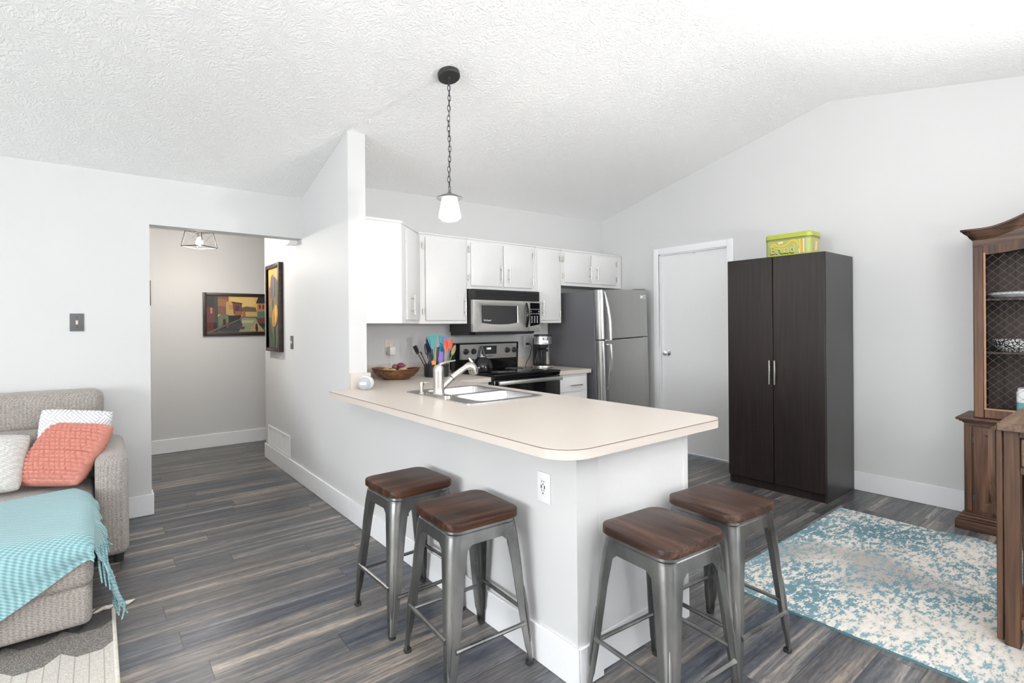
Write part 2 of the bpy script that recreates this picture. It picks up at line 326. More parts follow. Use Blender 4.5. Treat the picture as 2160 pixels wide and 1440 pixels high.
def rug2_mat():
    mt, nt, b = new_mat('grey_cream_geometric_weave')
    sp = nt.nodes.new('ShaderNodeSeparateXYZ'); tc = nt.nodes.new('ShaderNodeTexCoord'); lk(nt, tc.outputs['Object'], sp.inputs[0])
    def mth(op, a, bb=None):
        n = node(nt, 'ShaderNodeMath', operation=op)
        for i, v in enumerate((a, bb)):
            if v is None: continue
            if isinstance(v, (int, float)): n.inputs[i].default_value = v
            else: lk(nt, v, n.inputs[i])
        return n.outputs[0]
    # zigzag boundary between the charcoal end and the cream field, grey band between; fine tan lines in the cream
    tri = mth('PINGPONG', mth('ADD', sp.outputs[0], 3.0), 0.09)
    h = mth('ADD', mth('MULTIPLY', mth('MINIMUM', tri, 0.05), 1.3), sp.outputs[1])
    zone = ramp(nt, h, [(0.0, (0, 0, 0)), (1.0, (1, 1, 1))])
    n = node(nt, 'ShaderNodeTexVoronoi', Scale=190.0); lk(nt, tc.outputs['Object'], n.inputs['Vector'])
    dk = ramp(nt, n.outputs['Distance'], [(0.1, (0.12, 0.11, 0.105)), (0.6, (0.055, 0.05, 0.048))])
    md = ramp(nt, n.outputs['Distance'], [(0.1, (0.38, 0.35, 0.32)), (0.6, (0.14, 0.13, 0.12))])
    cr = ramp(nt, n.outputs['Distance'], [(0.1, (0.74, 0.71, 0.66)), (0.6, (0.52, 0.49, 0.45))])
    ln = mth('LESS_THAN', mth('PINGPONG', mth('ADD', sp.outputs[0], 3.0), 0.0225), 0.0022)
    cr = mixc(nt, mth('MULTIPLY', ln, 0.8), cr, (0.36, 0.31, 0.26))
    c = mixc(nt, mth('GREATER_THAN', h, -0.30), cr, md)
    c = mixc(nt, mth('GREATER_THAN', h, -0.10), c, dk)
    lk(nt, c, b.inputs['Base Color']); b.inputs['Roughness'].default_value = 0.95
    bump(nt, b, n.outputs['Distance'], -0.8, 0.004); return mt
M['rug2'] = rug2_mat()
def colmat(name, c, rough=0.45): 
    if name not in M: M[name] = plain(name, c, rough)
    return M[name]

# ---------------------------------------------------------------- mesh helpers
ORI = {}
class MB:
    def __init__(s): s.b = bmesh.new(); s.mats = []; s.cur = 0
    def use(s, mt):
        if mt not in s.mats: s.mats.append(mt)
        s.cur = s.mats.index(mt); return s
    def _tag(s, faces):
        for f in faces: f.material_index = s.cur
    def box(s, x0, x1, y0, y1, z0, z1, bev=0.0, seg=2):
        t = bmesh.new(); r = bmesh.ops.create_cube(t, size=1.0)
        bmesh.ops.scale(t, vec=(abs(x1 - x0), abs(y1 - y0), abs(z1 - z0)), verts=t.verts)
        if bev > 0: bmesh.ops.bevel(t, geom=t.edges[:], offset=min(bev, .49 * min(abs(x1 - x0), abs(y1 - y0), abs(z1 - z0))), segments=seg, profile=0.5, affect='EDGES')
        bmesh.ops.translate(t, vec=((x0 + x1) / 2, (y0 + y1) / 2, (z0 + z1) / 2), verts=t.verts)
        return s.add(t)
    def obox(s, c, ax, ay, az, hx, hy, hz, bev=0.0, seg=2):
        t = bmesh.new(); bmesh.ops.create_cube(t, size=2.0); bmesh.ops.scale(t, vec=(hx, hy, hz), verts=t.verts)
        if bev > 0: bmesh.ops.bevel(t, geom=t.edges[:], offset=bev, segments=seg, profile=0.5, affect='EDGES')
        mm = Matrix((Vector(ax).normalized(), Vector(ay).normalized(), Vector(az).normalized())).transposed().to_4x4(); mm.translation = Vector(c)
        bmesh.ops.transform(t, matrix=mm, verts=t.verts); return s.add(t)
    def add(s, t):
        me = bpy.data.meshes.new('t'); t.to_mesh(me); t.free()
        n = len(s.b.faces); s.b.from_mesh(me); bpy.data.meshes.remove(me)
        s.b.faces.ensure_lookup_table(); s._tag(s.b.faces[n:]); return s
    def loft(s, loops, cap0=True, cap1=True, closed=True):
        vs = [[s.b.verts.new(p) for p in lp] for lp in loops]; fs = []
        n = len(loops[0])
        for a, c in zip(vs, vs[1:]):
            for i in range(n if closed else n - 1):
                j = (i + 1) % n
                try: fs.append(s.b.faces.new((a[i], a[j], c[j], c[i])))
                except ValueError: pass
        if cap0: fs.append(s.b.faces.new(vs[0][::-1]))
        if cap1: fs.append(s.b.faces.new(vs[-1]))
        s._tag(fs); return s
    def lathe(s, prof, c=(0, 0, 0), seg=32, axis='z', sx=1, sy=1):
        loops = []
        for r, h in prof:
            lp = []
            for i in range(seg):
                a = 2 * math.pi * i / seg; p = (r * math.cos(a) * sx, r * math.sin(a) * sy, h)
                if axis == 'x': p = (p[2], p[0], p[1])
                if axis == 'y': p = (p[1], p[2], p[0])
                lp.append((c[0] + p[0], c[1] + p[1], c[2] + p[2]))
            loops.append(lp)
        return s.loft(loops, prof[0][0] > 1e-6, prof[-1][0] > 1e-6)
    def cyl(s, p0, p1, r0, r1=None, seg=20):
        return s.tube([p0, p1], [r0, r0 if r1 is None else r1], seg)
    def tube(s, pts, rad, seg=10, closed=False, flat=1.0):
        pts = [Vector(p) for p in pts]; n = len(pts)
        if not isinstance(rad, (list, tuple)): rad = [rad] * n
        up = None; loops = []
        for i, p in enumerate(pts):
            if closed: t = pts[(i + 1) % n] - pts[i - 1]
            else: t = pts[min(i + 1, n - 1)] - pts[max(i - 1, 0)]
            t.normalize()
            if up is None:
                up = Vector((0, 0, 1)) if abs(t.z) < .9 else Vector((1, 0, 0))
            a = up - t * up.dot(t)
            if a.length < 1e-5: a = t.orthogonal()
            a.normalize(); up = a; bb = t.cross(a)
            loops.append([tuple(p + (a * math.cos(2 * math.pi * k / seg) * flat + bb * math.sin(2 * math.pi * k / seg)) * rad[i]) for k in range(seg)])
        if closed: loops.append(loops[0])
        return s.loft(loops, not closed, not closed)
    def prism(s, poly, h0, h1, axis='z'):
        def P(u, v, h): return {'z': (u, v, h), 'x': (h, u, v), 'y': (u, h, v)}[axis]
        return s.loft([[P(u, v, h0) for u, v in poly], [P(u, v, h1) for u, v in poly]])
    def holed(s, outer, holes, z0, z1):
        for z, flip in ((z0, True), (z1, False)):
            t = bmesh.new()
            es = []
            for lp in [outer] + holes:
                vv = [t.verts.new((x, y, z)) for x, y in lp]
                es += [t.edges.new((vv[i], vv[(i + 1) % len(vv)])) for i in range(len(vv))]
            bmesh.ops.triangle_fill(t, use_beauty=True, use_dissolve=False, edges=es)
            s.add(t)
        if abs(z1 - z0) > 1e-9:
            for lp in [outer] + holes: s.loft([[(x, y, z0) for x, y in lp], [(x, y, z1) for x, y in lp]], False, False)
        return s
    def grid(s, fn, nu, nv):
        vs = [[s.b.verts.new(fn(i / nu, j / nv)) for j in range(nv + 1)] for i in range(nu + 1)]
        fs = [s.b.faces.new((vs[i][j], vs[i + 1][j], vs[i + 1][j + 1], vs[i][j + 1])) for i in range(nu) for j in range(nv)]
        s._tag(fs); return s
    def ball(s, c, rx, ry, rz, seg=20, rings=12):
        t = bmesh.new(); bmesh.ops.create_uvsphere(t, u_segments=seg, v_segments=rings, radius=1.0)
        bmesh.ops.scale(t, vec=(rx, ry, rz), verts=t.verts); bmesh.ops.translate(t, vec=c, verts=t.verts); return s.add(t)
    def solid(s, th):
        bmesh.ops.recalc_face_normals(s.b, faces=s.b.faces[:])
        bmesh.ops.solidify(s.b, geom=s.b.faces[:], thickness=th); return s

def finish(name, mb, mt, parent=None, loc=None, ang=38):
    b = mb.b
    bmesh.ops.remove_doubles(b, verts=b.verts, dist=1e-5)
    bmesh.ops.recalc_face_normals(b, faces=b.faces[:])
    o0 = ORI.get(parent.name, Vector((0, 0, 0))) if parent else (Vector(loc) if loc is not None else Vector((0, 0, 0)))
    bmesh.ops.translate(b, vec=-o0, verts=b.verts)
    for f in b.faces: f.smooth = True
    lim = math.radians(ang)
    for e in b.edges:
        if len(e.link_faces) == 2 and e.calc_face_angle(0) > lim: e.smooth = False
    me = bpy.data.meshes.new(name); b.to_mesh(me); b.free()
    for x in (mb.mats if mb.mats else [mt]): me.materials.append(x)
    o = bpy.data.objects.new(name, me); COL.objects.link(o)
    if parent: o.parent = parent; ORI[o.name] = o0
    else: o.location = o0; ORI[o.name] = o0
    return o
def setp(o, label, cat, group=None):
    o['label'] = label; o['category'] = cat
    if group: o['group'] = group
    return o
def thing(name, label, cat, loc, group=None, local=False):
    o = bpy.data.objects.new(name, None); COL.objects.link(o); o.location = loc; o.empty_display_size = 0.1
    ORI[o.name] = Vector((0, 0, 0)) if local else Vector(loc)
    return setp(o, label, cat, group)
def part(name, mb, mt, parent, label=None):
    o = finish(name, mb, mt, parent)
    if label: o['label'] = label
    return o
def struct(name, mb, mt, parent=None):
    o = finish(name, mb, mt, parent)
    if not parent: o['kind'] = 'structure'
    return o
def copy_thing(o, loc, rotz, label):
    c = o.copy(); COL.objects.link(c); c.location = loc; c.rotation_euler = (0, 0, rotz); c['label'] = label
    for ch in list(o.children):
        d = ch.copy(); COL.objects.link(d); d.parent = c
        for g in list(ch.children):
            e = g.copy(); COL.objects.link(e); e.parent = d
    return c
def rrect(x0, x1, y0, y1, r, n=6):
    rs = r if isinstance(r, (list, tuple)) else [r] * 4; pts = []
    for (cx, cy, a0), rr in zip(((x1, y1, 0), (x0, y1, 90), (x0, y0, 180), (x1, y0, 270)), rs):
        sx = 1 if cx == x1 else -1; sy = 1 if cy == y1 else -1
        if rr <= 0: pts.append((cx, cy)); continue
        for k in range(n + 1):
            a = math.radians(a0 + 90 * k / n); pts.append((cx - sx * rr + rr * math.cos(a), cy - sy * rr + rr * math.sin(a)))
    return pts
def text(body, size, at, right, up, mt, parent, name, depth=0.0006, offset=0.0, sx=1.0, align='LEFT', shear=0.0):
    cu = bpy.data.curves.new('t', 'FONT'); cu.body = body; cu.size = size; cu.extrude = depth; cu.offset = offset; cu.align_x = align; cu.shear = shear; cu.resolution_u = 4
    ob = bpy.data.objects.new('t', cu); COL.objects.link(ob); bpy.context.view_layer.update()
    me = bpy.data.meshes.new_from_object(ob.evaluated_get(bpy.context.evaluated_depsgraph_get()))
    bpy.data.objects.remove(ob); bpy.data.curves.remove(cu)
    r = Vector(right).normalized(); u = Vector(up).normalized(); n = r.cross(u); o0 = ORI[parent.name]
    for v in me.vertices: v.co = Vector(at) + r * (v.co.x * sx) + u * v.co.y + n * v.co.z - o0
    me.materials.clear(); me.materials.append(mt); me.name = name
    o = bpy.data.objects.new(name, me); COL.objects.link(o); o.parent = parent; ORI[o.name] = o0
    return o
def lerp(a, b, t): return a + (b - a) * t
def smooth(t): t = max(0, min(1, t)); return t * t * (3 - 2 * t)

# ---------------------------------------------------------------- room shell
XR, YB, YL = 4.655, 4.133, 4.455           # right wall, kitchen back wall, left wall planes
XP, XP2, YP = 1.341, 1.466, 3.450          # partition faces and its near end
RY, RZ = 1.678, 3.105                      # ridge
XW, YF = -4.80, -2.90                      # living-room window wall, front wall
def ceil_z(x, y):
    if y <= RY: return RZ - 0.201 * (RY - y)
    k = max(0, min(1, (x - 1.4) / (XR - 1.4)))
    return RZ - lerp(0.2625, 0.2363, k) * (y - RY)
b = MB(); b.box(XW - .15, XR + .15, YF - .15, 6.75, -0.10, 0.0); struct('floor', b, M['floor'])
b = MB(); xs = [XW - .15, -1, 1.4, 2.5, 3.6, XR + .15]; ys = [YF - .15, -1, RY, 2.5, 3.3, 4.133, 4.59]
def cf(dz): return [[(x, y, ceil_z(x, y) + dz) for y in ys] for x in xs]
for lay in (cf(0), cf(0.1)):
    for i in range(len(xs) - 1):
        for j in range(len(ys) - 1):
            b.b.faces.new([b.b.verts.new(p) for p in (lay[i][j], lay[i + 1][j], lay[i + 1][j + 1], lay[i][j + 1])])
o = struct('ceiling', b, M['ceil'])
b = MB(); b.box(-1.7, 3.2, YL + .02, 6.75, 2.35, 2.45); struct('ceiling_hall', b, M['ceil'])
# right wall with the door opening
DY0, DY1, DZ = 2.560, 3.325, 2.045
b = MB(); T = 0.12
b.prism([(YF - .12, 0), (DY0, 0), (DY0, ceil_z(XR, DY0) + .04), (RY, RZ + .04), (YF - .12, ceil_z(XR, YF - .12) + .04)], XR, XR + T, 'x')
b.prism([(DY0, DZ), (DY1, DZ), (DY1, ceil_z(XR, DY1) + .04), (DY0, ceil_z(XR, DY0) + .04)], XR, XR + T, 'x')
b.prism([(DY1, 0), (YB + .12, 0), (YB + .12, ceil_z(XR, YB + .12) + .04), (DY1, ceil_z(XR, DY1) + .04)], XR, XR + T, 'x')
struct('wall_right', b, M['wall'])
b = MB(); b.prism([(XP2 - .03, 0), (XR + .05, 0), (XR + .05, 2.56), (XP2 - .03, 2.50)], YB, YB + .12, 'y'); struct('wall_back', b, M['wall'])
b = MB(); b.prism([(XW - .12, 0), (0.298, 0), (0.298, 2.042), (XP, 2.042), (XP, 2.41), (XW - .12, 2.41)], YL, YL + .125, 'y'); struct('wall_left', b, M['wall'])
b = MB(); b.prism([(YP, 0), (5.69, 0), (5.69, 2.37), (YL + .05, 2.40), (YL, 2.42), (YP, 2.68)], XP, XP2, 'x'); struct('wall_partition', b, M['wall'])
b = MB(); b.box(XP2, 3.2, 5.57, 5.69, 0, 2.40); struct('wall_hall_end', b, M['wall'])
b = MB(); b.box(-1.7, 3.2, 6.555, 6.68, 0, 2.40); struct('wall_hall_back', b, M['wall'])
b = MB(); b.box(-1.75, -1.6, 4.58, 6.6, 0, 2.40); struct('wall_hall_left', b, M['wall'])
b = MB(); b.box(3.1, 3.2, 5.69, 6.6, 0, 2.40); struct('wall_hall_right', b, M['wall'])
b = MB(); b.box(XP, 1.456, 1.315, YP, 0, 0.846); struct('wall_peninsula', b, M['wall'])
# window walls behind the camera
def pierced(b, lo, hi, ztop, holes, t0, t1, axis):
    def bx(a0, a1, z0, z1):
        if axis == 'y': b.box(a0, a1, t0, t1, z0, z1)
        else: b.box(t0, t1, a0, a1, z0, z1)
    cur = lo
    for a0, a1, z0, z1 in holes:
        bx(cur, a0, 0, ztop)
        if z0 > 0: bx(a0, a1, 0, z0)
        bx(a0, a1, z1, ztop); cur = a1
    bx(cur, hi, 0, ztop)
b = MB(); pierced(b, XW - .12, XR + .12, 2.30, [(-1.9, 0.7, 0.6, 2.1), (1.85, 4.15, 0.05, 2.1)], YF - .12, YF, 'y'); struct('wall_front', b, M['wall'])
b = MB(); pierced(b, YF - .12, YL + .12, 3.10, [(-0.9, 2.3, 0.65, 2.15)], XW - .12, XW, 'x'); struct('wall_living', b, M['wall'])
def window(n, axis, a0, a1, z0, z1, t, mull):
    b = MB(); f = 0.05
    def bx(p0, p1, q0, q1):
        if axis == 'y': b.box(p0, p1, t, t + .06, q0, q1)
        else: b.box(t, t + .06, p0, p1, q0, q1)
    bx(a0, a1, z0, z0 + f); bx(a0, a1, z1 - f, z1); bx(a0, a0 + f, z0, z1); bx(a1 - f, a1, z0, z1)
    for k in mull: bx(k - .03, k + .03, z0, z1)
    return struct('window_%d' % n, b, M['trim'])
window(1, 'y', 1.85, 4.15, 0.05, 2.1, YF - .09, (3.0,)); window(2, 'y', -1.9, 0.7, 0.6, 2.1, YF - .09, (-0.6,)); window(3, 'x', -0.9, 2.3, 0.65, 2.15, XW - .09, (0.17, 1.23))
# baseboards
BT = 0.013; BH = 0.145
def bb(name, *boxes):
    b = MB()
    for bx in boxes: b.box(*bx, 0, BH, 0.003, 1)
    struct(name, b, M['trim'])
bb('baseboard_right', (XR - BT, XR, YF, 2.50))
bb('baseboard_left', (XW, 0.298 + BT, YL - BT, YL), (0.298, 0.298 + BT, YL + .0004, YL + .138))
bb('baseboard_partition', (XP - BT, XP, YP, 5.6895), (XP - BT, 3.1, 5.69, 5.703))
bb('baseboard_hall', (-1.6, 3.1, 6.555 - BT, 6.555))
bb('baseboard_peninsula', (XP - BT, XP, 1.315 - BT, YP), (XP + .0005, 1.468, 1.315 - BT, 1.315), (1.4565, 1.468, 1.3155, 1.327), (1.468, 2.060, 1.323, 1.335))
# door in the right wall
d = bpy.data.objects.new('door_1', None); COL.objects.link(d); d.location = (XR, 2.94, 0); d['kind'] = 'structure'; ORI['door_1'] = Vector(d.location)
b = MB(); b.box(XR + .030, XR + .066, DY0 + .012, DY1 - .012, 0.012, DZ - .012, 0.002, 1); part('door_panel', b, M['door'], d)
b = MB(); b.lathe([(0.0, .0), (.028, .001), (.030, .006), (.012, .010), (.011, .035), (.024, .042), (.030, .055), (.027, .070), (.0, .076)], (0, 0, 0), 24, 'x')
for v in b.b.verts: v.co = Vector((XR + .030 - v.co.x, 3.235 + v.co.y, 1.013 + v.co.z))
part('door_knob', b, M['chrome'], d)
b = MB()
b.box(XR, XR + T, DY0, DY0 + .012, 0, DZ); b.box(XR, XR + T, DY1 - .012, DY1, 0, DZ); b.box(XR, XR + T, DY0, DY1, DZ - .012, DZ)
b.box(XR + .066, XR + .08, DY0 + .012, DY0 + .03, 0, DZ - .012); b.box(XR + .066, XR + .08, DY1 - .03, DY1 - .012, 0, DZ - .012)
part('door_jamb', b, M['trim'], d)
b = MB(); b.tube([(XR + .02, 2.93, DZ - .012), (XR + .02, 2.93, DZ - .03)], .004, 8); part('door_catch', b, M['nickel'], d)
b = MB(); cw = 0.062
for y0, y1, z0, z1 in ((DY1 - .003, DY1 + cw, 0, DZ + cw), (DY0 - cw, DY0 + .003, 0, DZ + cw), (DY0 + .003, DY1 - .003, DZ - .003, DZ + cw)): b.box(XR - .014, XR, y0, y1, z0, z1, 0.004, 2)
struct('trim_1', b, M['trim'])

# ---------------------------------------------------------------- kitchen counters and base cabinets
ZC = 0.885; ZU = 0.847
cx0, cx1, cy0 = 1.195, 2.195, 1.225
outline = [(1.345, 3.430), (cx0, 3.430)]
outline += [(cx0 + .13 - .13 * math.cos(a), cy0 + .13 - .13 * math.sin(a)) for a in [math.radians(90 * k / 8) for k in range(9)]]
outline += [(cx1 - .075 + .075 * math.sin(a), cy0 + .075 - .075 * math.cos(a)) for a in [math.radians(90 * k / 8) for k in range(9)]]
outline += [(cx1, 3.46), (2.541, 3.46), (2.541, 4.112), (1.487, 4.112), (1.487, 3.430)]
SX0, SX1, SY0, SY1 = 1.545, 2.088, 2.300, 3.045
ct = thing('kitchen_countertop', 'long beige laminate countertop of the breakfast bar with rounded end', 'countertop', (1.7, 2.3, ZU))
b = MB(); b.holed(outline, [rrect(SX0 + .02, SX1 - .02, SY0 + .02, SY1 - .02, .05)], ZU, ZC); part('slab', b, M['counter'], ct)
b = MB(); n = len(outline); loops = []
for off, z in ((.0009, ZC - .0042), (.0009, ZC - .0018)):
    lp = []
    for i in range(1, 22):
        p0, p1, p2 = Vector(outline[i - 1]), Vector(outline[i]), Vector(outline[i + 1])
        t = (p2 - p0).normalized(); nn = Vector((-t.y, t.x)) * -1 if False else Vector((t.y, -t.x))
        q = p1 - nn * off if (p1 - nn * off - Vector((1.7, 2.3))).length > p1.copy().__sub__(Vector((1.7, 2.3))).length else p1 + nn * off
        lp.append((q.x, q.y, z))
    loops.append(lp)
b.loft(loops, False, False, closed=False); b.solid(.0004); part('edge_seam', b, M['seam'], ct, 'thin dark laminate seam line')
b = MB(); b.box(1.4665, 2.541, 4.113, 4.132, ZU, .990, .002, 1); b.box(1.467, 1.486, 3.430, 4.112, ZU, .990, .002, 1); b.box(1.343, 1.466, 3.431, 3.4495, ZU, .990, .002, 1)
part('backsplash', b, M['counter'], ct)
c2 = thing('kitchen_countertop', 'short beige countertop between the stove and the refrigerator', 'countertop', (3.53, 3.8, ZU))
b = MB(); b.box(3.300, 3.762, 3.475, 4.112, ZU, ZC, .002, 1); part('slab', b, M['counter'], c2)
b = MB(); b.box(3.300, 3.762, 4.113, 4.132, ZU, .990, .002, 1); part('backsplash', b, M['counter'], c2)

pc = thing('base_cabinet', 'white base cabinet under the breakfast bar counter with plain end panel', 'cabinet', (1.76, 2.3, 0))
b = MB(); b.box(1.457, 2.044, 1.335, 1.353, 0, ZU - .001); part('end_panel', b, plain('white_panel_paint', (.80, .80, .80), .4), pc)
b = MB(); b.box(2.030, 2.062, 1.328, 1.353, 0, ZU - .001, .002, 1); b.box(2.044, 2.062, 1.353, 3.44, 0.10, .16); b.box(2.044, 2.062, 1.353, 3.44, .80, ZU - .001); b.box(1.99, 2.004, 1.353, 3.44, 0, .10)
for y in (1.36, 1.95, 2.55, 3.15): b.box(2.044, 2.062, y, y + .05, .16, .80)
part('face_frame', b, M['cab'], pc)
b = MB(); b.box(1.458, 2.044, 1.353, 3.44, .10, .118); part('bottom_panel', b, M['cab'], pc)
for y in (1.40, 2.0, 2.6):
    b = MB(); b.box(2.063, 2.080, y, y + .56, .15, .81, .004, 1); dd = part('door', b, M['cab'], pc)
    b = MB(); b.tube([(2.105, y + .5, .60), (2.105, y + .5, .74)], .005); b.cyl((2.08, y + .5, .62), (2.105, y + .5, .62), .004, seg=8); b.cyl((2.08, y + .5, .72), (2.105, y + .5, .72), .004, seg=8); part('handle', b, M['nickel'], dd)
c3 = thing('base_cabinet', 'white corner base cabinet left of the stove under the beige counter', 'cabinet', (2.3, 3.8, 0))
b = MB(); b.box(2.064, 2.536, 3.492, 4.12, .10, ZU - .001); b.box(2.064, 2.536, 3.55, 4.12, 0, .10); part('body', b, M['cab'], c3)
b = MB(); b.box(2.12, 2.50, 3.474, 3.491, .15, .80, .004, 1); part('door', b, M['cab'], c3)
c4 = thing('base_cabinet', 'narrow white base cabinet with drawer between stove and refrigerator', 'cabinet', (3.53, 3.8, 0))
b = MB(); b.box(3.305, 3.735, 3.510, 4.12, .10, ZU - .001); b.box(3.305, 3.735, 3.56, 4.12, 0, .10); part('body', b, M['cab'], c4)
b = MB(); b.box(3.355, 3.70, 3.492, 3.509, .680, .822, .005, 2); dw = part('drawer', b, M['cab'], c4)
b = MB(); b.tube([(3.478, 3.465, .742), (3.628, 3.465, .742)], .006, 10); b.cyl((3.50, 3.492, .742), (3.50, 3.465, .742), .004, seg=8); b.cyl((3.606, 3.492, .742), (3.606, 3.465, .742), .004, seg=8); part('handle', b, M['nickel'], dw)
b = MB(); b.box(3.355, 3.70, 3.492, 3.509, .14, .655, .005, 2); part('door', b, M['cab'], c4)

# ---------------------------------------------------------------- sink, faucet, soap dispenser
sk = thing('double_sink', 'stainless steel double bowl sink set into the beige counter', 'sink', (1.81, 2.67, ZC))
bowls = [rrect(1.650, 2.055, 2.345, 2.655, .05, 8), rrect(1.650, 2.055, 2.695, 3.000, .05, 8)]
b = MB(); b.holed(rrect(SX0, SX1, SY0, SY1, .045, 6), bowls, ZC + .0005, ZC + .005); part('rim', b, M['sink'], sk)
for (x0, x1, y0, y1) in ((1.650, 2.055, 2.345, 2.655), (1.650, 2.055, 2.695, 3.000)):
    b = MB()
    prof = [(0, ZC + .0045, .05), (.004, ZC - .01, .05), (.012, ZC - .135, .055), (.022, ZC - .158, .06), (.045, ZC - .168, .06)]
    b.loft([[(x, y, z) for x, y in rrect(x0 + i, x1 - i, y0 + i, y1 - i, r, 8)] for i, z, r in prof], False, True)
    bowl_ = part('bowl', b, M['sink'], sk)
    b = MB(); b.lathe([(0, 0), (.045, .0), (.045, .004), (.03, .003), (0, .003)], ((x0 + x1) / 2, (y0 + y1) / 2, ZC - .168), 20); part('drain', b, M['chrome'], bowl_)
fx, fy = 1.606, 2.72
fa = thing('kitchen_faucet', 'brushed nickel single lever faucet on the sink deck', 'faucet', (fx, fy, ZC + .005))
zf = ZC + .0052
b = MB(); b.prism(rrect(fx - .028, fx + .028, fy - .125, fy + .125, .027, 6), zf, zf + .010); part('deck_plate', b, M['nickel'], fa)
b = MB(); b.lathe([(.038, zf + .010), (.034, zf + .016), (.033, zf + .05), (.0335, zf + .095), (.033, zf + .135)], (fx, fy, 0), 28); part('body', b, M['nickel'], fa)
b = MB(); b.lathe([(.0332, zf + .1355), (.0332, zf + .15), (.031, zf + .165), (.024, zf + .180), (.0, zf + .186)], (fx, fy, 0), 28)
b.tube([(fx - .022, fy, zf + .150), (fx - .012, fy, zf + .174), (fx + .02, fy, zf + .190), (fx + .06, fy, zf + .199), (fx + .118, fy, zf + .205)], [.012, .014, .013, .010, .007], 14, flat=.55); part('lever_handle', b, M['nickel'], fa)
b = MB(); b.tube([(fx + .012, fy, zf + .038), (fx + .034, fy, zf + .055), (fx + .090, fy, zf + .097)], [.022, .021, .0185], 18)
b.tube([(fx + .092, fy, zf + .0985), (fx + .15, fy, zf + .134), (fx + .195, fy, zf + .158)], [.0195, .018, .017], 18); sp = part('spout', b, M['nickel'], fa)
b = MB(); b.tube([(fx + .0895, fy, zf + .0965), (fx + .0925, fy, zf + .099)], .0200, 18); part('spout_ring', b, M['black'], sp)
b = MB(); b.tube([(fx + .190, fy, zf + .156), (fx + .215, fy, zf + .165), (fx + .238, fy, zf + .160), (fx + .252, fy, zf + .140), (fx + .258, fy, zf + .112)], [.018, .024, .030, .032, .028], 20); part('spray_head', b, M['nickel'], fa)
so = thing('soap_dispenser', 'small brushed nickel soap dispenser on the sink deck beside the faucet', 'soap dispenser', (1.572, 2.865, zf))
b = MB(); b.lathe([(.019, zf), (.017, zf + .006), (.0125, zf + .010), (.0125, zf + .045)], (1.572, 2.865, 0), 18); part('base', b, M['nickel'], so)
b = MB(); b.lathe([(.0145, zf + .046), (.0145, zf + .068), (.012, zf + .074), (0, zf + .075)], (1.572, 2.865, 0), 18); b.tube([(1.58, 2.865, zf + .068), (1.612, 2.85, zf + .066), (1.622, 2.845, zf + .058)], [.005, .0042, .0038], 8); part('pump', b, M['nickel'], so)

# ---------------------------------------------------------------- upper cabinets
def bar_handle(b, x, z0, z1, y, off=.030):
    b.tube([(x, y - off, z0), (x, y - off, z1)], .0058, 10)
    for z in (z0 + .028, z1 - .028): b.cyl((x, y, z), (x, y - off, z), .0045, seg=8)
def hinge(b, x, z, y): b.box(x - .010, x + .010, y - .006, y, z - .022, z + .022, .002, 1); b.cyl((x, y - .007, z - .030), (x, y - .007, z + .030), .0045, seg=8)
ZT = 2.088; YC = 3.825; YD = YC - .018
def upper(label, x0, x1, z0, doors):
    t = thing('wall_cabinet', label, 'cabinet', ((x0 + x1) / 2, 4.0, z0), 'white wall cabinets over the kitchen counter')
    b = MB(); b.box(x0 + .0008, x1 - .0008, YC, YB - .001, z0, ZT - .016, .001, 1); part('body', b, M['cab'], t)
    b = MB(); b.box(x0 + .0008, x1 - .0008, YC - .010, YB - .001, ZT - .016, ZT, .003, 1); part('top_rail', b, M['cab'], t)
    for (d0, d1, za, zb, hx, h0, h1, hs, hz) in doors:
        b = MB(); b.box(d0, d1, YD, YC - .0005, za, zb, .006, 2); dd = part('door', b, M['cab'], t)
        b = MB(); bar_handle(b, hx, h0, h1, YD); part('handle', b, M['nickel'], dd)
        for z in hz:
            b = MB(); hinge(b, hs, z, YC - .001); part('hinge', b, M['nickel'], dd)
    return t
t = thing('wall_cabinet', 'white corner wall cabinet with angled door beside the partition wall', 'cabinet', (1.75, 3.85, 1.332), 'white wall cabinets over the kitchen counter')
pl = [(1.4665, 4.132), (1.4665, 3.52), (1.771, 3.52), (2.075, 3.824), (2.075, 4.132)]
b = MB(); b.prism(pl, 1.332, ZT - .016); part('body', b, M['cab'], t)
pl2 = [(1.4665, 4.132), (1.4665, 3.510), (1.775, 3.510), (2.075, 3.812), (2.075, 4.132)]
b = MB(); b.prism(pl2, ZT - .016, ZT); part('top_rail', b, M['cab'], t)
b = MB(); b.box(1.4668, 1.748, 3.5165, 3.5195, 1.334, ZT - .018); part('side_panel', b, M['cab'], t)
D = Vector((.7071, .7071, 0)); N = Vector((.7071, -.7071, 0)); P0 = Vector((1.771, 3.52, 0))
b = MB(); cc = P0 + D * .2475 + N * .0095; b.obox((cc.x, cc.y, 1.707), D, N, (0, 0, 1), .170, .009, .348, .005); dd = part('door', b, M['cab'], t)
b = MB(); hp = P0 + D * .165 + N * .019; hq = hp + N * .03
b.tube([(hq.x, hq.y, 1.402), (hq.x, hq.y, 1.552)], .0058, 10)
for z in (1.430, 1.524): b.cyl((hp.x, hp.y, z), (hq.x, hq.y, z), .0045, seg=8)
part('handle', b, M['nickel'], dd)
upper('white single door wall cabinet between corner cabinet and microwave', 2.076, 2.553, 1.330, [(2.135, 2.532, 1.358, 2.052, 2.512, 1.402, 1.552, 2.116, (1.978, 1.432))])
upper('white two door wall cabinet mounted above the microwave', 2.553, 3.356, 1.637, [(2.590, 2.938, 1.665, 2.050, 2.914, 1.712, 1.850, 2.572, (1.985, 1.735)), (2.957, 3.302, 1.665, 2.050, 3.004, 1.712, 1.850, 3.318, (1.985, 1.735))])
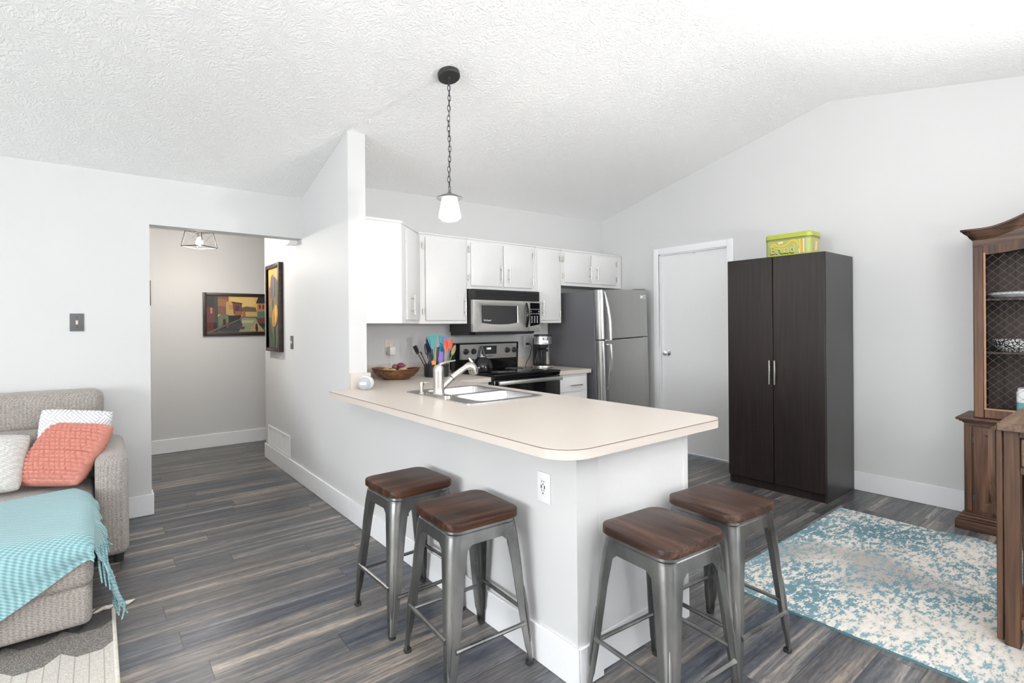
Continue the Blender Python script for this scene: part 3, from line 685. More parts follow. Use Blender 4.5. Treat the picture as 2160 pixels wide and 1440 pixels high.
upper('tall narrow white wall cabinet between microwave and refrigerator', 3.356, 3.700, 1.334, [(3.372, 3.666, 1.360, 2.046, 3.421, 1.405, 1.550, 3.682, (1.985, 1.425))])
upper('white two door wall cabinet mounted above the refrigerator', 3.700, 4.645, 1.716, [(3.742, 4.124, 1.747, 2.052, 4.102, 1.795, 1.930, 3.724, (1.985, 1.815)), (4.145, 4.538, 1.747, 2.052, 4.212, 1.795, 1.930, 4.556, (1.985, 1.815))])

# ---------------------------------------------------------------- microwave
mw = thing('microwave', 'over-the-range stainless steel microwave with black vent grille', 'microwave', (2.95, 3.94, 1.25))
b = MB(); b.box(2.560, 3.348, 3.775, YB - .002, 1.256, 1.634, .003, 1); b.prism([(3.80, 1.256), (YB - .002, 1.256), (YB - .002, 1.222), (3.84, 1.230)], 2.575, 3.32, 'x'); part('body', b, M['iron'], mw)
b = MB(); b.box(2.560, 3.348, 3.758, 3.775, 1.540, 1.634, .003, 1)
for k in range(5): b.box(2.60, 3.33, 3.750, 3.758, 1.549 + k * .0165, 1.558 + k * .0165, .002, 1)
part('vent_grille', b, M['black'], mw)
yf = 3.748
def bez(x0, x1, z0, z1, inset, y): return [(x0 + inset, y, z0 + inset), (x1 - inset, y, z0 + inset), (x1 - inset, y, z1 - inset), (x0 + inset, y, z1 - inset)]
b = MB(); outer = [(2.560, yf), (3.192, yf)]
o_ = [(2.560, 1.256), (3.196, 1.256), (3.196, 1.538), (2.560, 1.538)]
def arc_bottom(x0, x1, z, sag, n=10): return [(lerp(x0, x1, k / n), z - sag * 4 * (k / n) * (1 - k / n)) for k in range(n + 1)]
inn = arc_bottom(2.662, 3.068, 1.338, .016) + [(3.068, 1.490), (2.662, 1.490)]
def blend(k):
    n = 11; bt = [(lerp(2.560, 3.196, i / 10), 1.256) for i in range(11)] + [(3.196, 1.538), (2.560, 1.538)]
    return [(lerp(p[0], q[0], k), lerp(p[1], q[1], k)) for p, q in zip(bt, inn)]
L = [[(x, 3.775, z) for x, z in blend(0)], [(x, yf - .004, z) for x, z in blend(0)], [(x, yf - .006, z) for x, z in blend(.22)], [(x, yf + .006, z) for x, z in blend(.97)], [(x, yf + .012, z) for x, z in blend(1)]]
b.loft(L, True, False); dr = part('door', b, M['steel'], mw)
b = MB(); b.prism(inn, yf + .010, yf + .014, 'y'); part('door_window', b, M['dglass'], dr)
text('Whirlpool', .020, (2.682, yf + .0095, 1.352), (1, 0, 0), (0, 0, 1), M['white'], dr, 'lettering', .0004)
b = MB(); zs = [1.295 + .225 * k / 12 for k in range(13)]
b.tube([(3.168 - .012 * math.sin(math.pi * k / 12), yf - .008 - .032 * math.sin(math.pi * k / 12), z) for k, z in enumerate(zs)], [.008 + .008 * math.sin(math.pi * k / 12) for k in range(13)], 12); part('door_handle', b, M['gloss'], dr)
b = MB(); b.box(3.199, 3.348, yf - .004, 3.775, 1.256, 1.538, .003, 1); cp = part('control_panel', b, M['steel'], mw)
b = MB(); b.prism([(3.214, 1.302), (3.328, 1.318), (3.334, 1.326), (3.334, 1.516), (3.326, 1.524), (3.214, 1.524)], yf - .006, yf - .003, 'y'); part('keypad', b, M['gloss'], cp)
b = MB()
for r_, z in enumerate((1.463, 1.442, 1.421)):
    for k in range(5):
        if r_ == 1 and 0 < k < 4: continue
        b.lathe([(0, -.0006), (.0055, -.0006), (.0055, .0)], (3.226 + k * .024, yf - .0062, z), 8, 'y')
for r_ in range(5):
    for k in range(3): b.box(3.228 + k * .034, 3.242 + k * .034, yf - .0066, yf - .006, 1.390 - r_ * .0135, 1.397 - r_ * .0135)
part('keys', b, colmat('pale_key_print', (.55, .55, .57)), cp)
b = MB(); b.box(2.620, 3.300, 3.790, 3.800, 1.234, 1.2555); part('light_panel', b, M['iron'], mw)

# ---------------------------------------------------------------- range
rg = thing('electric_range', 'stainless and black electric range with glass cooktop', 'stove', (2.92, 3.78, 0))
RX0, RX1 = 2.548, 3.296
b = MB(); b.box(RX0, RX1, 3.455, 4.12, 0.02, .885, .004, 1); part('body', b, M['black'], rg)
b = MB(); b.box(RX0 - .002, RX1 + .002, 3.418, 4.05, .886, .906, .007, 2); b.box(RX0, RX1, 3.425, 3.455, .862, .886, .005, 1); ck = part('cooktop', b, M['gloss'], rg)
for cx_, cy_, rr in ((2.74, 3.60, .095), (3.11, 3.60, .105), (2.74, 3.86, .075), (3.11, 3.86, .085)):
    b = MB(); b.tube([(cx_ + rr * math.cos(math.pi * k / 20), cy_ + rr * math.sin(math.pi * k / 20), .9062) for k in range(40)], .0012, 6, closed=True); part('burner_ring', b, colmat('burner_grey', (.09, .09, .09)), ck)
b = MB(); b.prism([(4.035, .906), (4.118, .906), (4.118, 1.155), (4.058, 1.155), (4.020, 1.150), (4.030, .985)], RX0 + .005, RX1 - .002, 'x'); bk = part('backguard', b, M['gloss'], rg)
# sloping stainless fascia on the backguard
def bg_y(z): return lerp(4.0285, 4.0195, (z - .985) / .165)
def bgp(x, z, off=0): return (x, bg_y(z) - off, z)
b = MB(); b.loft([[bgp(2.600, .998, o_), bgp(3.268, .998, o_), bgp(3.268, 1.138, o_), bgp(2.600, 1.138, o_)] for o_ in (-.004, .0025)]); fas = part('fascia', b, M['steel'], bk)
b = MB(); b.loft([[bgp(2.845, 1.040, o_), bgp(3.020, 1.040, o_), bgp(3.020, 1.120, o_), bgp(2.845, 1.120, o_)] for o_ in (.002, .0045)]); dp = part('display_panel', b, M['dglass'], bk)
text('12:01', .026, bgp(2.898, 1.085, .0052), (1, 0, 0), (0, -.05, 1), M['led'], dp, 'clock_digits', .0004)
text('Whirlpool', .021, bgp(2.890, 1.014, .003), (1, 0, 0), (0, -.05, 1), M['black'], fas, 'lettering', .0003)
for kx in (2.664, 2.750, 3.148, 3.236):
    b = MB(); b.lathe([(.027, 0), (.027, -.006), (.021, -.010), (.019, -.028), (0, -.030)], bgp(kx, 1.072, .003), 20, 'y'); b.obox(bgp(kx, 1.072, .034), (1, 0, .15), (0, 1, 0), (0, 0, 1), .004, .006, .019, .001)
    part('knob', b, M['iron'], bk)
b = MB(); b.box(RX0, RX1, 3.425, 3.454, .20, .860, .006, 2); od = part('oven_door', b, M['gloss'], rg)
b = MB(); b.box(RX0 + .09, RX1 - .09, 3.4225, 3.426, .34, .70, .001, 1); part('oven_window', b, M['dglass'], od)
b = MB(); b.box(RX0 + .02, RX1 - .012, 3.375, 3.395, .818, .852, .006, 2)
for x in (RX0 + .05, RX1 - .045): b.box(x - .012, x + .012, 3.39, 3.427, .825, .845)
part('oven_handle', b, M['steel'], od)
b = MB(); b.box(RX0, RX1, 3.430, 3.454, .04, .19, .006, 2); part('storage_drawer', b, M['black'], rg)

# kettle
kt = thing('kettle', 'round black stovetop kettle with arched handle on the cooktop', 'kettle', (2.66, 3.72, .907))
kx, ky, kz = 2.628, 3.712, .9080
b = MB(); b.lathe([(.06, kz), (.088, kz + .004), (.096, kz + .03), (.090, kz + .07), (.068, kz + .108), (.038, kz + .126), (.036, kz + .130), (.0, kz + .131)], (kx, ky, 0), 32); part('body', b, M['gloss'], kt)
b = MB(); b.lathe([(.034, kz + .131), (.030, kz + .137), (.010, kz + .141), (.011, kz + .155), (0, kz + .157)], (kx, ky, 0), 20); part('lid', b, M['chrome'], kt)
dirv = Vector((.78, -.62, 0))
b = MB(); b.tube([Vector((kx, ky, 0)) + dirv * (-.036 + .064 * (k / 10)) + Vector((0, 0, kz + .115 + .105 * math.sin(math.pi * k / 10))) for k in range(11)], .011, 12); part('handle', b, M['black'], kt)
b = MB(); q = Vector((kx, ky, kz)) - dirv * .07; b.tube([q + Vector((0, 0, .07)), q - dirv * .03 + Vector((0, 0, .10)), q - dirv * .042 + Vector((0, 0, .122))], [.020, .015, .012], 14); part('spout', b, M['chrome'], kt)

# ---------------------------------------------------------------- refrigerator (stands slightly tilted)
fr = thing('refrigerator', 'stainless steel top freezer refrigerator with dark grey sides', 'refrigerator', (3.832, 3.452, .0), local=True)
fr.rotation_euler = (0, -.033, 0)
FW, FH, FD = .755, 1.650, .655
b = MB(); b.box(0, FW, 0, FD, .03, FH - .006, .004, 1); part('cabinet_body', b, M['fridge_side'], fr)
for z0, z1, nm in ((.10, 1.157, 'door'), (1.168, FH, 'freezer_door')):
    b = MB(); pl = [(0.004, -.006), (FW - .002, -.006), (FW, -.040), (FW - .012, -.062)] + [(lerp(FW - .012, .030, k / 8), -.062 - .014 * math.sin(math.pi * (k / 8) ** .9)) for k in range(1, 9)] + [(.008, -.052), (0.001, -.036)]
    b.prism(pl, z0, z1); d_ = part(nm, b, M['fridge'], fr)
    b = MB(); n = 12; up = nm == 'freezer_door'
    pts = []; ln = .47 if up else .44
    for k in range(n + 1):
        s_ = k / n; out = .010 + .062 * math.sin(math.pi / 2 * min(1, s_ * 1.35)) if s_ < .74 else .072 - .004 * (s_ - .74)
        pts.append((.072, -.066 - out, (z1 - .018 - ln * s_) if up else (z0 + .62 - .02 + (ln * s_) - .02)))
    b.tube(pts, [.008 + .006 * min(1, k / 5) for k in range(n + 1)], 12, flat=1.0)
    zz = pts[-1][2]; b.box(.062, .082, -.138, -.070, zz - .010, zz + .006, .003, 1)
    part('handle', b, M['chrome'], d_)
    b = MB(); b.tube([(.034, -.070, z0 + .004), (.034, -.070, z1 - .004)], .015, 14); part('edge_trim', b, M['chrome'], d_)
    if up:
        b = MB(); b.box(.655, .715, -.078, -.066, 1.560, 1.592, .002, 1); bd = part('badge', b, M['chrome'], d_)
        text('FRIGIDAIRE', .0105, (.657, -.0785, 1.572), (1, 0, 0), (0, 0, 1), M['iron'], bd, 'lettering', .0003)
        b = MB(); b.box(.60, .74, -.05, .02, FH, FH + .010, .003, 1); part('hinge_cover', b, M['fridge_side'], fr)
b = MB(); b.box(.02, FW - .02, -.05, .0, .02, .095, .004, 1); part('toe_grille', b, M['black'], fr)
for x, y in ((.05, .05), (FW - .05, .05), (.05, FD - .05), (FW - .05, FD - .05)):
    b = MB(); b.cyl((x, y, -.001 - .033 * x * 1.0), (x, y, .03), .018, seg=12); part('foot', b, M['black'], fr)

# ---------------------------------------------------------------- coffee maker
cm = thing('coffee_maker', 'black and stainless drip coffee maker with glass carafe beside the refrigerator', 'coffee maker', (3.50, 3.88, ZC))
cx_, cy_ = 3.492, 3.878
VN = Vector((-.62, -.78, 0)); VR = Vector((.78, -.62, 0))
def cmp_(r, dpt, z): p = Vector((cx_, cy_, 0)) + VR * r - VN * dpt * -1; return (p.x, p.y, z)
b = MB(); b.lathe([(.098, ZC + .001), (.100, ZC + .006), (.100, ZC + .026), (.092, ZC + .030), (0, ZC + .030)], (cx_, cy_, 0), 32)
b.box(cx_ - .03, cx_ + .10, cy_ + .05, cy_ + .125, ZC + .001, ZC + .30, .012, 2); part('base', b, M['black'], cm)
b = MB(); b.lathe([(.1015, ZC + .008), (.1015, ZC + .027)], (cx_, cy_, 0), 36); b.solid(.001); part('base_band', b, M['steel'], cm)
b = MB(); b.lathe([(.080, ZC + .232), (.086, ZC + .236), (.087, ZC + .316), (.090, ZC + .318), (.090, ZC + .332), (.080, ZC + .336), (0, ZC + .336)], (cx_, cy_, 0), 36); b.lathe([(.052, ZC + .200), (.058, ZC + .232), (0, ZC + .233)], (cx_, cy_, 0), 28); part('brew_head', b, M['black'], cm)
b = MB(); b.lathe([(.0885, ZC + .238), (.0885, ZC + .315)], (cx_, cy_, 0), 40); b.solid(.001); hd = part('head_band', b, M['steel'], cm)
b = MB()
dc = Vector((cx_, cy_, 0)) + VN * .0885 + VR * .022
b.obox((dc.x, dc.y, ZC + .292), VR, VN, (0, 0, 1), .026, .003, .012, .001); ds = part('display', b, colmat('navy_display', (.012, .012, .035), .2), cm)
text('12:01', .018, tuple(dc + VN * .0035 - VR * .021 + Vector((0, 0, ZC + .2855))), VR, (0, 0, 1), M['led'], ds, 'clock_digits', .0003)
b = MB(); b.obox((dc.x, dc.y, ZC + .260), VR, VN, (0, 0, 1), .026, .003, .017, .001); kp = part('button_panel', b, M['steel'], cm)
b = MB(); q = dc + VN * .0035 + VR * .003; b.obox((q.x, q.y, ZC + .252), VR, VN, (0, 0, 1), .004, .001, .004); part('button', b, M['black'], kp)
b = MB(); b.lathe([(.0, ZC + .034), (.070, ZC + .034), (.080, ZC + .045), (.080, ZC + .075), (.062, ZC + .135), (.050, ZC + .165), (.052, ZC + .178)], (cx_, cy_, 0), 32); cf_ = part('carafe', b, M['glass'], cm)
b = MB(); b.lathe([(.054, ZC + .165), (.056, ZC + .170), (.056, ZC + .182), (.040, ZC + .192), (0, ZC + .195)], (cx_, cy_, 0), 28); part('carafe_lid', b, M['black'], cf_)
b = MB(); h0 = Vector((cx_, cy_, 0)) + VN * .055 - VR * .02
b.tube([h0 + Vector((0, 0, ZC + .178)), h0 + VN * .04 + Vector((0, 0, ZC + .172)), h0 + VN * .052 + Vector((0, 0, ZC + .14)), h0 + VN * .045 + Vector((0, 0, ZC + .09)), h0 + VN * .03 + Vector((0, 0, ZC + .06))], [.008, .010, .010, .009, .008], 10); part('carafe_handle', b, M['black'], cf_)
b = MB(); b.tube([(3.488, 4.105, 1.120), (3.505, 4.085, 1.118), (3.512, 4.07, 1.09), (3.48, 4.06, 1.0), (3.42, 4.05, .93), (3.40, 4.04, .893), (3.43, 4.0, .889), (3.50, 3.99, .889)], .0035, 8); b.box(3.476, 3.500, 4.095, 4.1235, 1.108, 1.132, .004, 1); part('power_cord', b, M['black'], cm)

# ---------------------------------------------------------------- outlets and switches
def duplex(name, label, c, right, n, mat_plate, mat_face, kind='duplex', cat='outlet'):
    right = Vector(right); n = Vector(n); c = Vector(c); up = Vector((0, 0, 1))
    t = thing(name, label, cat, c)
    b = MB(); b.obox(c + n * .003, right, n, up, .036, .003, .058, .0022); part('plate', b, mat_plate, t)
    if kind == 'toggle':
        b = MB(); b.obox(c + n * .0065, right, n, up, .006, .001, .013, .0004); b.obox(c + n * .011 + up * .004, right, n, Vector((0, 0, 1)) + n * .5, .0042, .0045, .010, .001); part('toggle', b, mat_face, t)
        b = MB()
        for z in (-.030, .030): b.obox(c + n * .0062 + up * z, right, n, up, .0032, .0006, .0032, .0005)
        part('screw', b, M['black'] if mat_plate is not M['white'] else mat_plate, t)
    elif kind == 'duplex':
        for z in (-.020, .020):
            b = MB(); b.obox(c + n * .0068 + up * z, right, n, up, .0165, .001, .014, .0008); so_ = part('socket', b, mat_face, t)
            b = MB()
            for dx in (-.006, .006): b.obox(c + n * .0080 + up * (z + .003) + right * dx, right, n, up, .0012, .0004, .0045)
            b.obox(c + n * .0080 + up * (z - .008), right, n, up, .0024, .0004, .0024); part('slots', b, M['hole'], so_)
    elif kind == 'usb':
        b = MB(); b.obox(c + n * .0068, right, n, up, .0165, .0012, .034, .0008); so_ = part('socket', b, mat_face, t)
        b = MB()
        for z in (.022, -.012):
            for dx in (-.006, .006): b.obox(c + n * .0082 + up * (z + .002) + right * dx, right, n, up, .0012, .0004, .0042)
            b.obox(c + n * .0082 + up * (z - .009), right, n, up, .0026, .0004, .0026)
        for dx in (-.009, .009): b.obox(c + n * .0082 + up * .003 + right * dx, right, n, up, .0026, .0004, .0065)
        part('slots', b, M['hole'], so_)
    elif kind == 'coax':
        b = MB(); b.lathe([(0, 0), (.017, 0), (.016, -.006), (.006, -.007), (.005, -.016), (0, -.016)], c + n * .006, 18, 'x'); part('jack', b, mat_face, t)
    return t
duplex('light_switch', 'dark grey toggle switch plate on the wall above the sofa', (-.098, YL, 1.352), (1, 0, 0), (0, -1, 0), M['greyiron'], M['ivory'], 'toggle', 'light switch')
duplex('light_switch', 'dark toggle switch plate beside the tall tulip painting', (XP, 4.762, 1.178), (0, -1, 0), (-1, 0, 0), M['greyiron'], M['ivory'], 'toggle', 'light switch')
duplex('wall_outlet', 'white outlet with usb ports under the bar counter overhang', (XP, 1.486, .682), (0, -1, 0), (-1, 0, 0), M['white'], M['white'], 'usb')
duplex('cable_jack', 'black cable jack plate low on the bar wall behind the stools', (XP, 2.640, .318), (0, -1, 0), (-1, 0, 0), M['black'], M['white'], 'coax', 'wall jack')
duplex('wall_outlet', 'ivory outlet on the kitchen wall above the wooden bowl', (1.952, YB, 1.145), (1, 0, 0), (0, -1, 0), M['ivory'], M['ivory'])
duplex('wall_outlet', 'white outlet on the kitchen wall beside the coffee maker', (3.488, YB, 1.145), (1, 0, 0), (0, -1, 0), M['white'], M['white'])
ch = thing('phone_charger', 'white plug-in charger with cable in the outlet above the wooden bowl', 'charger', (1.957, 4.10, 1.10))
b = MB(); b.box(1.934, 1.984, 4.066, 4.1245, 1.070, 1.138, .006, 2); part('adapter', b, M['white'], ch)
b = MB(); b.tube([(1.95, 4.09, 1.071), (1.95, 4.088, 1.0), (1.945, 4.085, .93), (1.90, 4.05, .892), (1.75, 3.98, .888), (1.63, 3.82, .888), (1.54, 3.60, .888), (1.47, 3.425, .890), (1.447, 3.400, .897)], .0022, 6); part('charging_cable', b, M['white'], ch)
sp_ = thing('smart_speaker', 'small white ball shaped clock speaker at the end of the partition wall', 'speaker', (1.425, 3.372, ZC))
c_ = Vector((1.425, 3.368, ZC + .043))
b = MB(); b.lathe([(.026, ZC + .0005)] + [(.052 * math.cos(a), ZC + .043 + .048 * math.sin(a)) for a in [math.radians(-56 + 145 * k / 18) for k in range(19)]] + [(0, ZC + .091)], (c_.x, c_.y, 0), 40); part('body', b, M['white'], sp_)
b = MB(); b.lathe([(.0, -.012), (.030, -.010), (.043, -.001), (.044, .0), (.0, .0)], (0, 0, 0), 28, 'y')
rot = Matrix(((.78, -.62, 0), (.62, .78, 0), (0, 0, 1))).transposed()
mm = Matrix.Rotation(-.675, 3, 'Z')
for v in b.b.verts: v.co = mm @ v.co + c_ + VN * .0445
fc = part('face', b, colmat('pale_display', (.40, .43, .46), .6), sp_)
text('12:01', .022, tuple(c_ + VN * .0572 - VR * .030 + Vector((0, 0, -.006))), VR, (0, 0, 1), M['led_soft'], fc, 'clock_digits', .0003)

# ---------------------------------------------------------------- wooden bowl with potatoes and onions
wb = thing('wooden_bowl', 'carved brown wooden bowl on the counter in front of the outlet', 'bowl', (1.89, 3.86, ZC))
bx, by = 1.885, 3.865
def bowl_loop(k, z, wob):
    lp = []
    for i in range(40):
        a = 2 * math.pi * i / 40; r = k * (1 + wob * (.10 * math.cos(2 * a + .4) + .07 * math.cos(3 * a + 1.2)))
        u_, v_ = r * .172 * math.cos(a), r * .118 * math.sin(a)
        p = VR * u_ + Vector((.62, .78, 0)) * v_; lp.append((bx + p.x, by + p.y, z + wob * .008 * math.cos(2 * a)))
    return lp
b = MB(); b.loft([bowl_loop(.58, ZC + .001, 0), bowl_loop(.84, ZC + .024, .3), bowl_loop(.98, ZC + .056, .7), bowl_loop(1.03, ZC + .086, 1), bowl_loop(.97, ZC + .087, 1), bowl_loop(.88, ZC + .05, .7), bowl_loop(.70, ZC + .028, .3)]); finish_b = part('body', b, M['bowl'], wb)
pot = colmat('potato_skin', (.55, .37, .17), .6); on = colmat('red_onion_skin', (.22, .06, .12), .3); onb = colmat('brown_onion_skin', (.24, .09, .055), .4)
def veg(name, label, cat, u_, v_, z, rx, ry, rz, mt, grp=None, stem=False):
    p = Vector((bx, by, 0)) + VR * u_ + Vector((.62, .78, 0)) * v_
    b = MB(); b.ball((0, 0, 0), rx, ry, rz, 20, 14)
    for v in b.b.verts:
        k = 1 + .06 * math.sin(v.co.x * 70 + rx * 900) * math.cos(v.co.z * 60); v.co = v.co * k
        if stem and v.co.x > .6 * rx: v.co.y *= .6; v.co.z *= .6; v.co.x *= 1.15
        v.co = Matrix.Rotation(-.67, 3, 'Z') @ v.co + Vector((p.x, p.y, z))
    o = finish(name, b, mt, loc=(p.x, p.y, z)); return setp(o, label, cat, grp)
veg('potato', 'yellow potato at the left end of the wooden bowl', 'potato', -.075, .0, ZC + .064, .042, .034, .026, pot, 'potatoes in the wooden bowl')
veg('potato', 'yellow potato in the wooden bowl under the brown onion', 'potato', -.020, -.020, ZC + .062, .036, .030, .026, pot, 'potatoes in the wooden bowl')
veg('potato', 'yellow potato at the right in the wooden bowl under the red onion', 'potato', .062, -.012, ZC + .066, .044, .034, .030, pot, 'potatoes in the wooden bowl')
veg('onion', 'round brown onion on the pile in the wooden bowl', 'onion', -.010, .030, ZC + .096, .026, .024, .024, onb)
veg('onion', 'glossy purple red onion on top of the wooden bowl', 'onion', .038, .022, ZC + .108, .034, .026, .024, on, None, True)

# ---------------------------------------------------------------- utensil crock and utensils
CX, CY = 2.245, 3.835
ck_ = MB(); ck_.lathe([(.098, ZC + .001), (.103, ZC + .006), (.104, ZC + .105), (.099, ZC + .105), (.097, ZC + .015), (0, ZC + .014)], (CX, CY, 0), 40)
setp(finish('utensil_crock', ck_, colmat('matte_charcoal', (.022, .022, .025), .55), loc=(CX, CY, ZC)), 'round black utensil crock on the counter left of the stove', 'crock')
VF = Vector((.62, .78, 0))
def U(x, y): return ((860 + x / 13.71 - 919) * .00402, .984 + (770 - (695 + y / 13.71)) * .00395)
def up_(u, z, dpt): p = Vector((CX, CY, 0)) + VR * u + VF * dpt; return Vector((p.x, p.y, z))
GR = 'cooking utensils standing in the black crock'
def utensil(name, label, cat, root, tip, dpt, hw, hlen, mh, mhead, shape='spoon', hr=.0055, slots=0):
    """root and tip in (u, z); the head takes the last hlen of the length."""
    r0 = Vector(U(*root)); t0 = Vector(U(*tip)); ax = (t0 - r0); ln = ax.length; ax /= ln; sd = Vector((ax.y, -ax.x))
    k_ = (ZC + .022 - r0.y) / ax.y; foot = r0 + ax * k_
    foot.x = max(-.075, min(.075, foot.x))
    o0 = up_(foot.x, foot.y, dpt * .5)
    t = thing(name, label, cat, o0, GR)
    nk = t0 - ax * hlen
    b = MB(); b.tube([up_(foot.x, foot.y, dpt * .5), up_(r0.x * .5 + foot.x * .5, (r0.y + foot.y) / 2, dpt * .75), up_(nk.x, nk.y, dpt), up_(*(nk + ax * hlen * .15), dpt)], [hr, hr, hr * .9, hr * .7], 8); part('handle', b, mh, t)
    b = MB(); th = .004
    def prof(s):
        if shape == 'spoon': return math.sin(math.pi * min(1, .08 + .92 * s)) ** .6 if s < 1 else .0
        if shape == 'turner': return lerp(.30, 1.0, s ** .8)
        if shape == 'blade': return lerp(.55, 1.0, smooth(s * 2.5)) * (1 if s < .93 else .9)
    n = 12
    cols = [(-1, 1)] if not slots else []
    if slots:
        g_ = .11; w_ = (2.0 - slots * g_) / (slots + 1)
        cols = [(-1 + k * (w_ + g_), -1 + k * (w_ + g_) + w_) for k in range(slots + 1)]
    for c0, c1 in cols:
        lp = []
        for k in range(n + 1):
            s = k / n; wd = hw * max(.02, prof(min(.995, s))); c = nk + ax * (hlen * s); cup = .010 * (math.sin(math.pi * s)) if shape == 'spoon' else .006 * s * s
            row = []
            for dd, e in ((0, c0), (0, (c0 + c1) / 2), (0, c1), (th, c1), (th, (c0 + c1) / 2), (th, c0)):
                q = c + sd * (wd * e); row.append(tuple(up_(q.x, q.y, dpt + dd + cup * (1 - e * e))))
            lp.append(row)
        b.loft(lp)
    if slots:
        for s0, s1 in ((0.0, .16), (.86, 1.0)):
            lp = []
            for s in (s0, s1):
                wd = hw * prof(s); c = nk + ax * (hlen * s); q0 = c - sd * wd; q1 = c + sd * wd
                lp.append([tuple(up_(q0.x, q0.y, dpt - .0002)), tuple(up_(q1.x, q1.y, dpt - .0002)), tuple(up_(q1.x, q1.y, dpt + th + .0002)), tuple(up_(q0.x, q0.y, dpt + th + .0002))])
            b.loft(lp)
    part('head', b, mhead, t); return t
teal = colmat('teal_nylon', (.075, .36, .37)); turq = colmat('turquoise_silicone', (.0, .22, .38)); purp = colmat('purple_silicone', (.24, .15, .55)); lav = colmat('violet_silicone', (.20, .17, .48))
coral = colmat('coral_silicone', (.70, .12, .07)); oran = colmat('orange_silicone', (.85, .30, .035)); navy = colmat('navy_silicone', (.010, .035, .20)); grn = colmat('green_silicone', (.12, .26, .05))
lwood = colmat('beech_handle', (.55, .32, .19)); dgreen = colmat('emerald_nylon', (.0, .20, .10)); grey = colmat('dark_grey_nylon', (.05, .055, .06))
t = utensil('pasta_server', 'black pasta server with prongs leaning far left out of the crock', 'pasta server', (440, 1000), (175, 470), -.01, .016, .075, M['black'], M['black'], 'blade', .004)
b = MB()
for k in range(5):
    p0 = Vector(U(205 + k * 17, 500 + k * 45)); b.tube([up_(p0.x - .012, p0.y - .006, -.012), up_(p0.x + .012, p0.y + .003, -.022), up_(p0.x + .024, p0.y + .008, -.034)], [.004, .0035, .002], 7)
part('prong', b, M['black'], t)
utensil('wooden_spoon', 'thin dark brown wooden handle beside the black pasta server', 'spoon', (480, 900), (365, 635), -.03, .006, .04, colmat('dark_walnut', (.045, .018, .014)), colmat('dark_walnut', (.045, .018, .014)), 'blade', .005)
t = utensil('silicone_spatula', 'navy blue spatula with red tip behind the black spoon', 'spatula', (620, 900), (545, 270), .035, .020, .19, navy, navy, 'blade')
b = MB(); q = Vector(U(520, 258)); b.ball(up_(q.x, q.y, .035), .009, .009, .010, 12, 8); part('hanging_tip', b, coral, t, 'red rounded tip')
utensil('serving_spoon', 'black nylon spoon at the left side of the crock', 'spoon', (580, 900), (500, 400), -.012, .020, .10, M['black'], M['black'])
utensil('emerald_spatula', 'emerald green spatula mostly hidden behind the teal turner', 'spatula', (690, 950), (700, 520), .010, .014, .10, dgreen, dgreen, 'blade')
utensil('slotted_turner', 'large teal slotted turner standing tallest in the crock', 'turner', (770, 980), (690, 145), -.020, .047, .122, lwood, teal, 'turner', .005, 4)
utensil('slotted_turner', 'teal and black slotted turner behind the turquoise spoon', 'turner', (860, 950), (945, 170), .040, .030, .080, M['black'], teal, 'turner', .005, 3)
utensil('silicone_spoon', 'turquoise blue scoop spoon in the middle of the crock', 'spoon', (880, 950), (970, 405), -.005, .024, .10, turq, turq)
utensil('tongs', 'wide black handle in front of the turquoise spoon', 'tongs', (840, 980), (880, 510), -.040, .012, .10, M['black'], M['black'], 'blade', .008)
utensil('silicone_spatula', 'broad purple spatula leaning in the front of the crock', 'spatula', (930, 1080), (975, 640), -.050, .017, .11, purp, purp, 'blade')
utensil('silicone_spoon', 'violet spatula rising behind the coral spoons', 'spatula', (1000, 900), (1050, 200), .030, .014, .12, lav, lav, 'blade')
utensil('pastry_scraper', 'small bright orange scraper at the front rim of the crock', 'scraper', (765, 1100), (775, 900), -.075, .018, .055, oran, oran, 'blade')
utensil('silicone_spoon', 'coral red spoon with wooden handle, left of the coral pair', 'spoon', (1070, 980), (1105, 285), -.025, .019, .098, lwood, coral)
utensil('silicone_spoon', 'coral red spoon with dark steel handle, right of the coral pair', 'spoon', (1140, 960), (1245, 262), -.005, .019, .100, M['wire'], coral)
utensil('salad_spoon', 'green and tan spoon leaning right toward the stove', 'spoon', (1190, 930), (1355, 450), .010, .017, .092, grn, colmat('olive_tan', (.36, .33, .15)))
utensil('serving_spoon', 'dark grey spoon low at the front left of the crock', 'spoon', (620, 1050), (650, 660), -.055, .017, .080, grey, grey)

# ---------------------------------------------------------------- wardrobe and bread tin
wd = thing('wardrobe', 'tall espresso brown two door wardrobe against the right wall', 'wardrobe', (4.39, 1.886, 0))
WX0, WX1, WY0, WY1, WZ = 4.115, 4.638, 1.517, 2.255, 1.825
b = MB()
b.box(WX0, WX1, WY0, WY0 + .016, 0, WZ, .001, 1); b.box(WX0, WX1, WY1 - .016, WY1, 0, WZ, .001, 1); b.box(WX0, WX1, WY0 + .016, WY1 - .016, WZ - .018, WZ)
b.box(WX0 + .02, WX1, WY0 + .016, WY1 - .016, .065, .083); b.box(WX1 - .006, WX1, WY0 + .016, WY1 - .016, .083, WZ - .018); part('carcass', b, M['wardrobe_side'], wd)
b = MB(); b.box(WX0 + .008, WX0 + .022, WY0 + .016, WY1 - .016, 0, .064); part('plinth', b, M['wardrobe'], wd)
for y0, y1, hy in ((WY0 + .001, 1.8845, 1.866), (1.8875, WY1 - .001, 1.906)):
    b = MB(); b.box(WX0 - .018, WX0 - .001, y0 + .003, y1, .068, WZ - .001, .0015, 1); d_ = part('door', b, M['wardrobe'], wd)
    b = MB(); x_ = WX0 - .018; b.box(x_ - .030, x_ - .020, hy - .006, hy + .006, .835, 1.022, .001, 1)
    for z in (.842, 1.009): b.box(x_ - .022, x_, hy - .005, hy + .005, z, z + .012)
    part('handle', b, M['nickel'], d_)
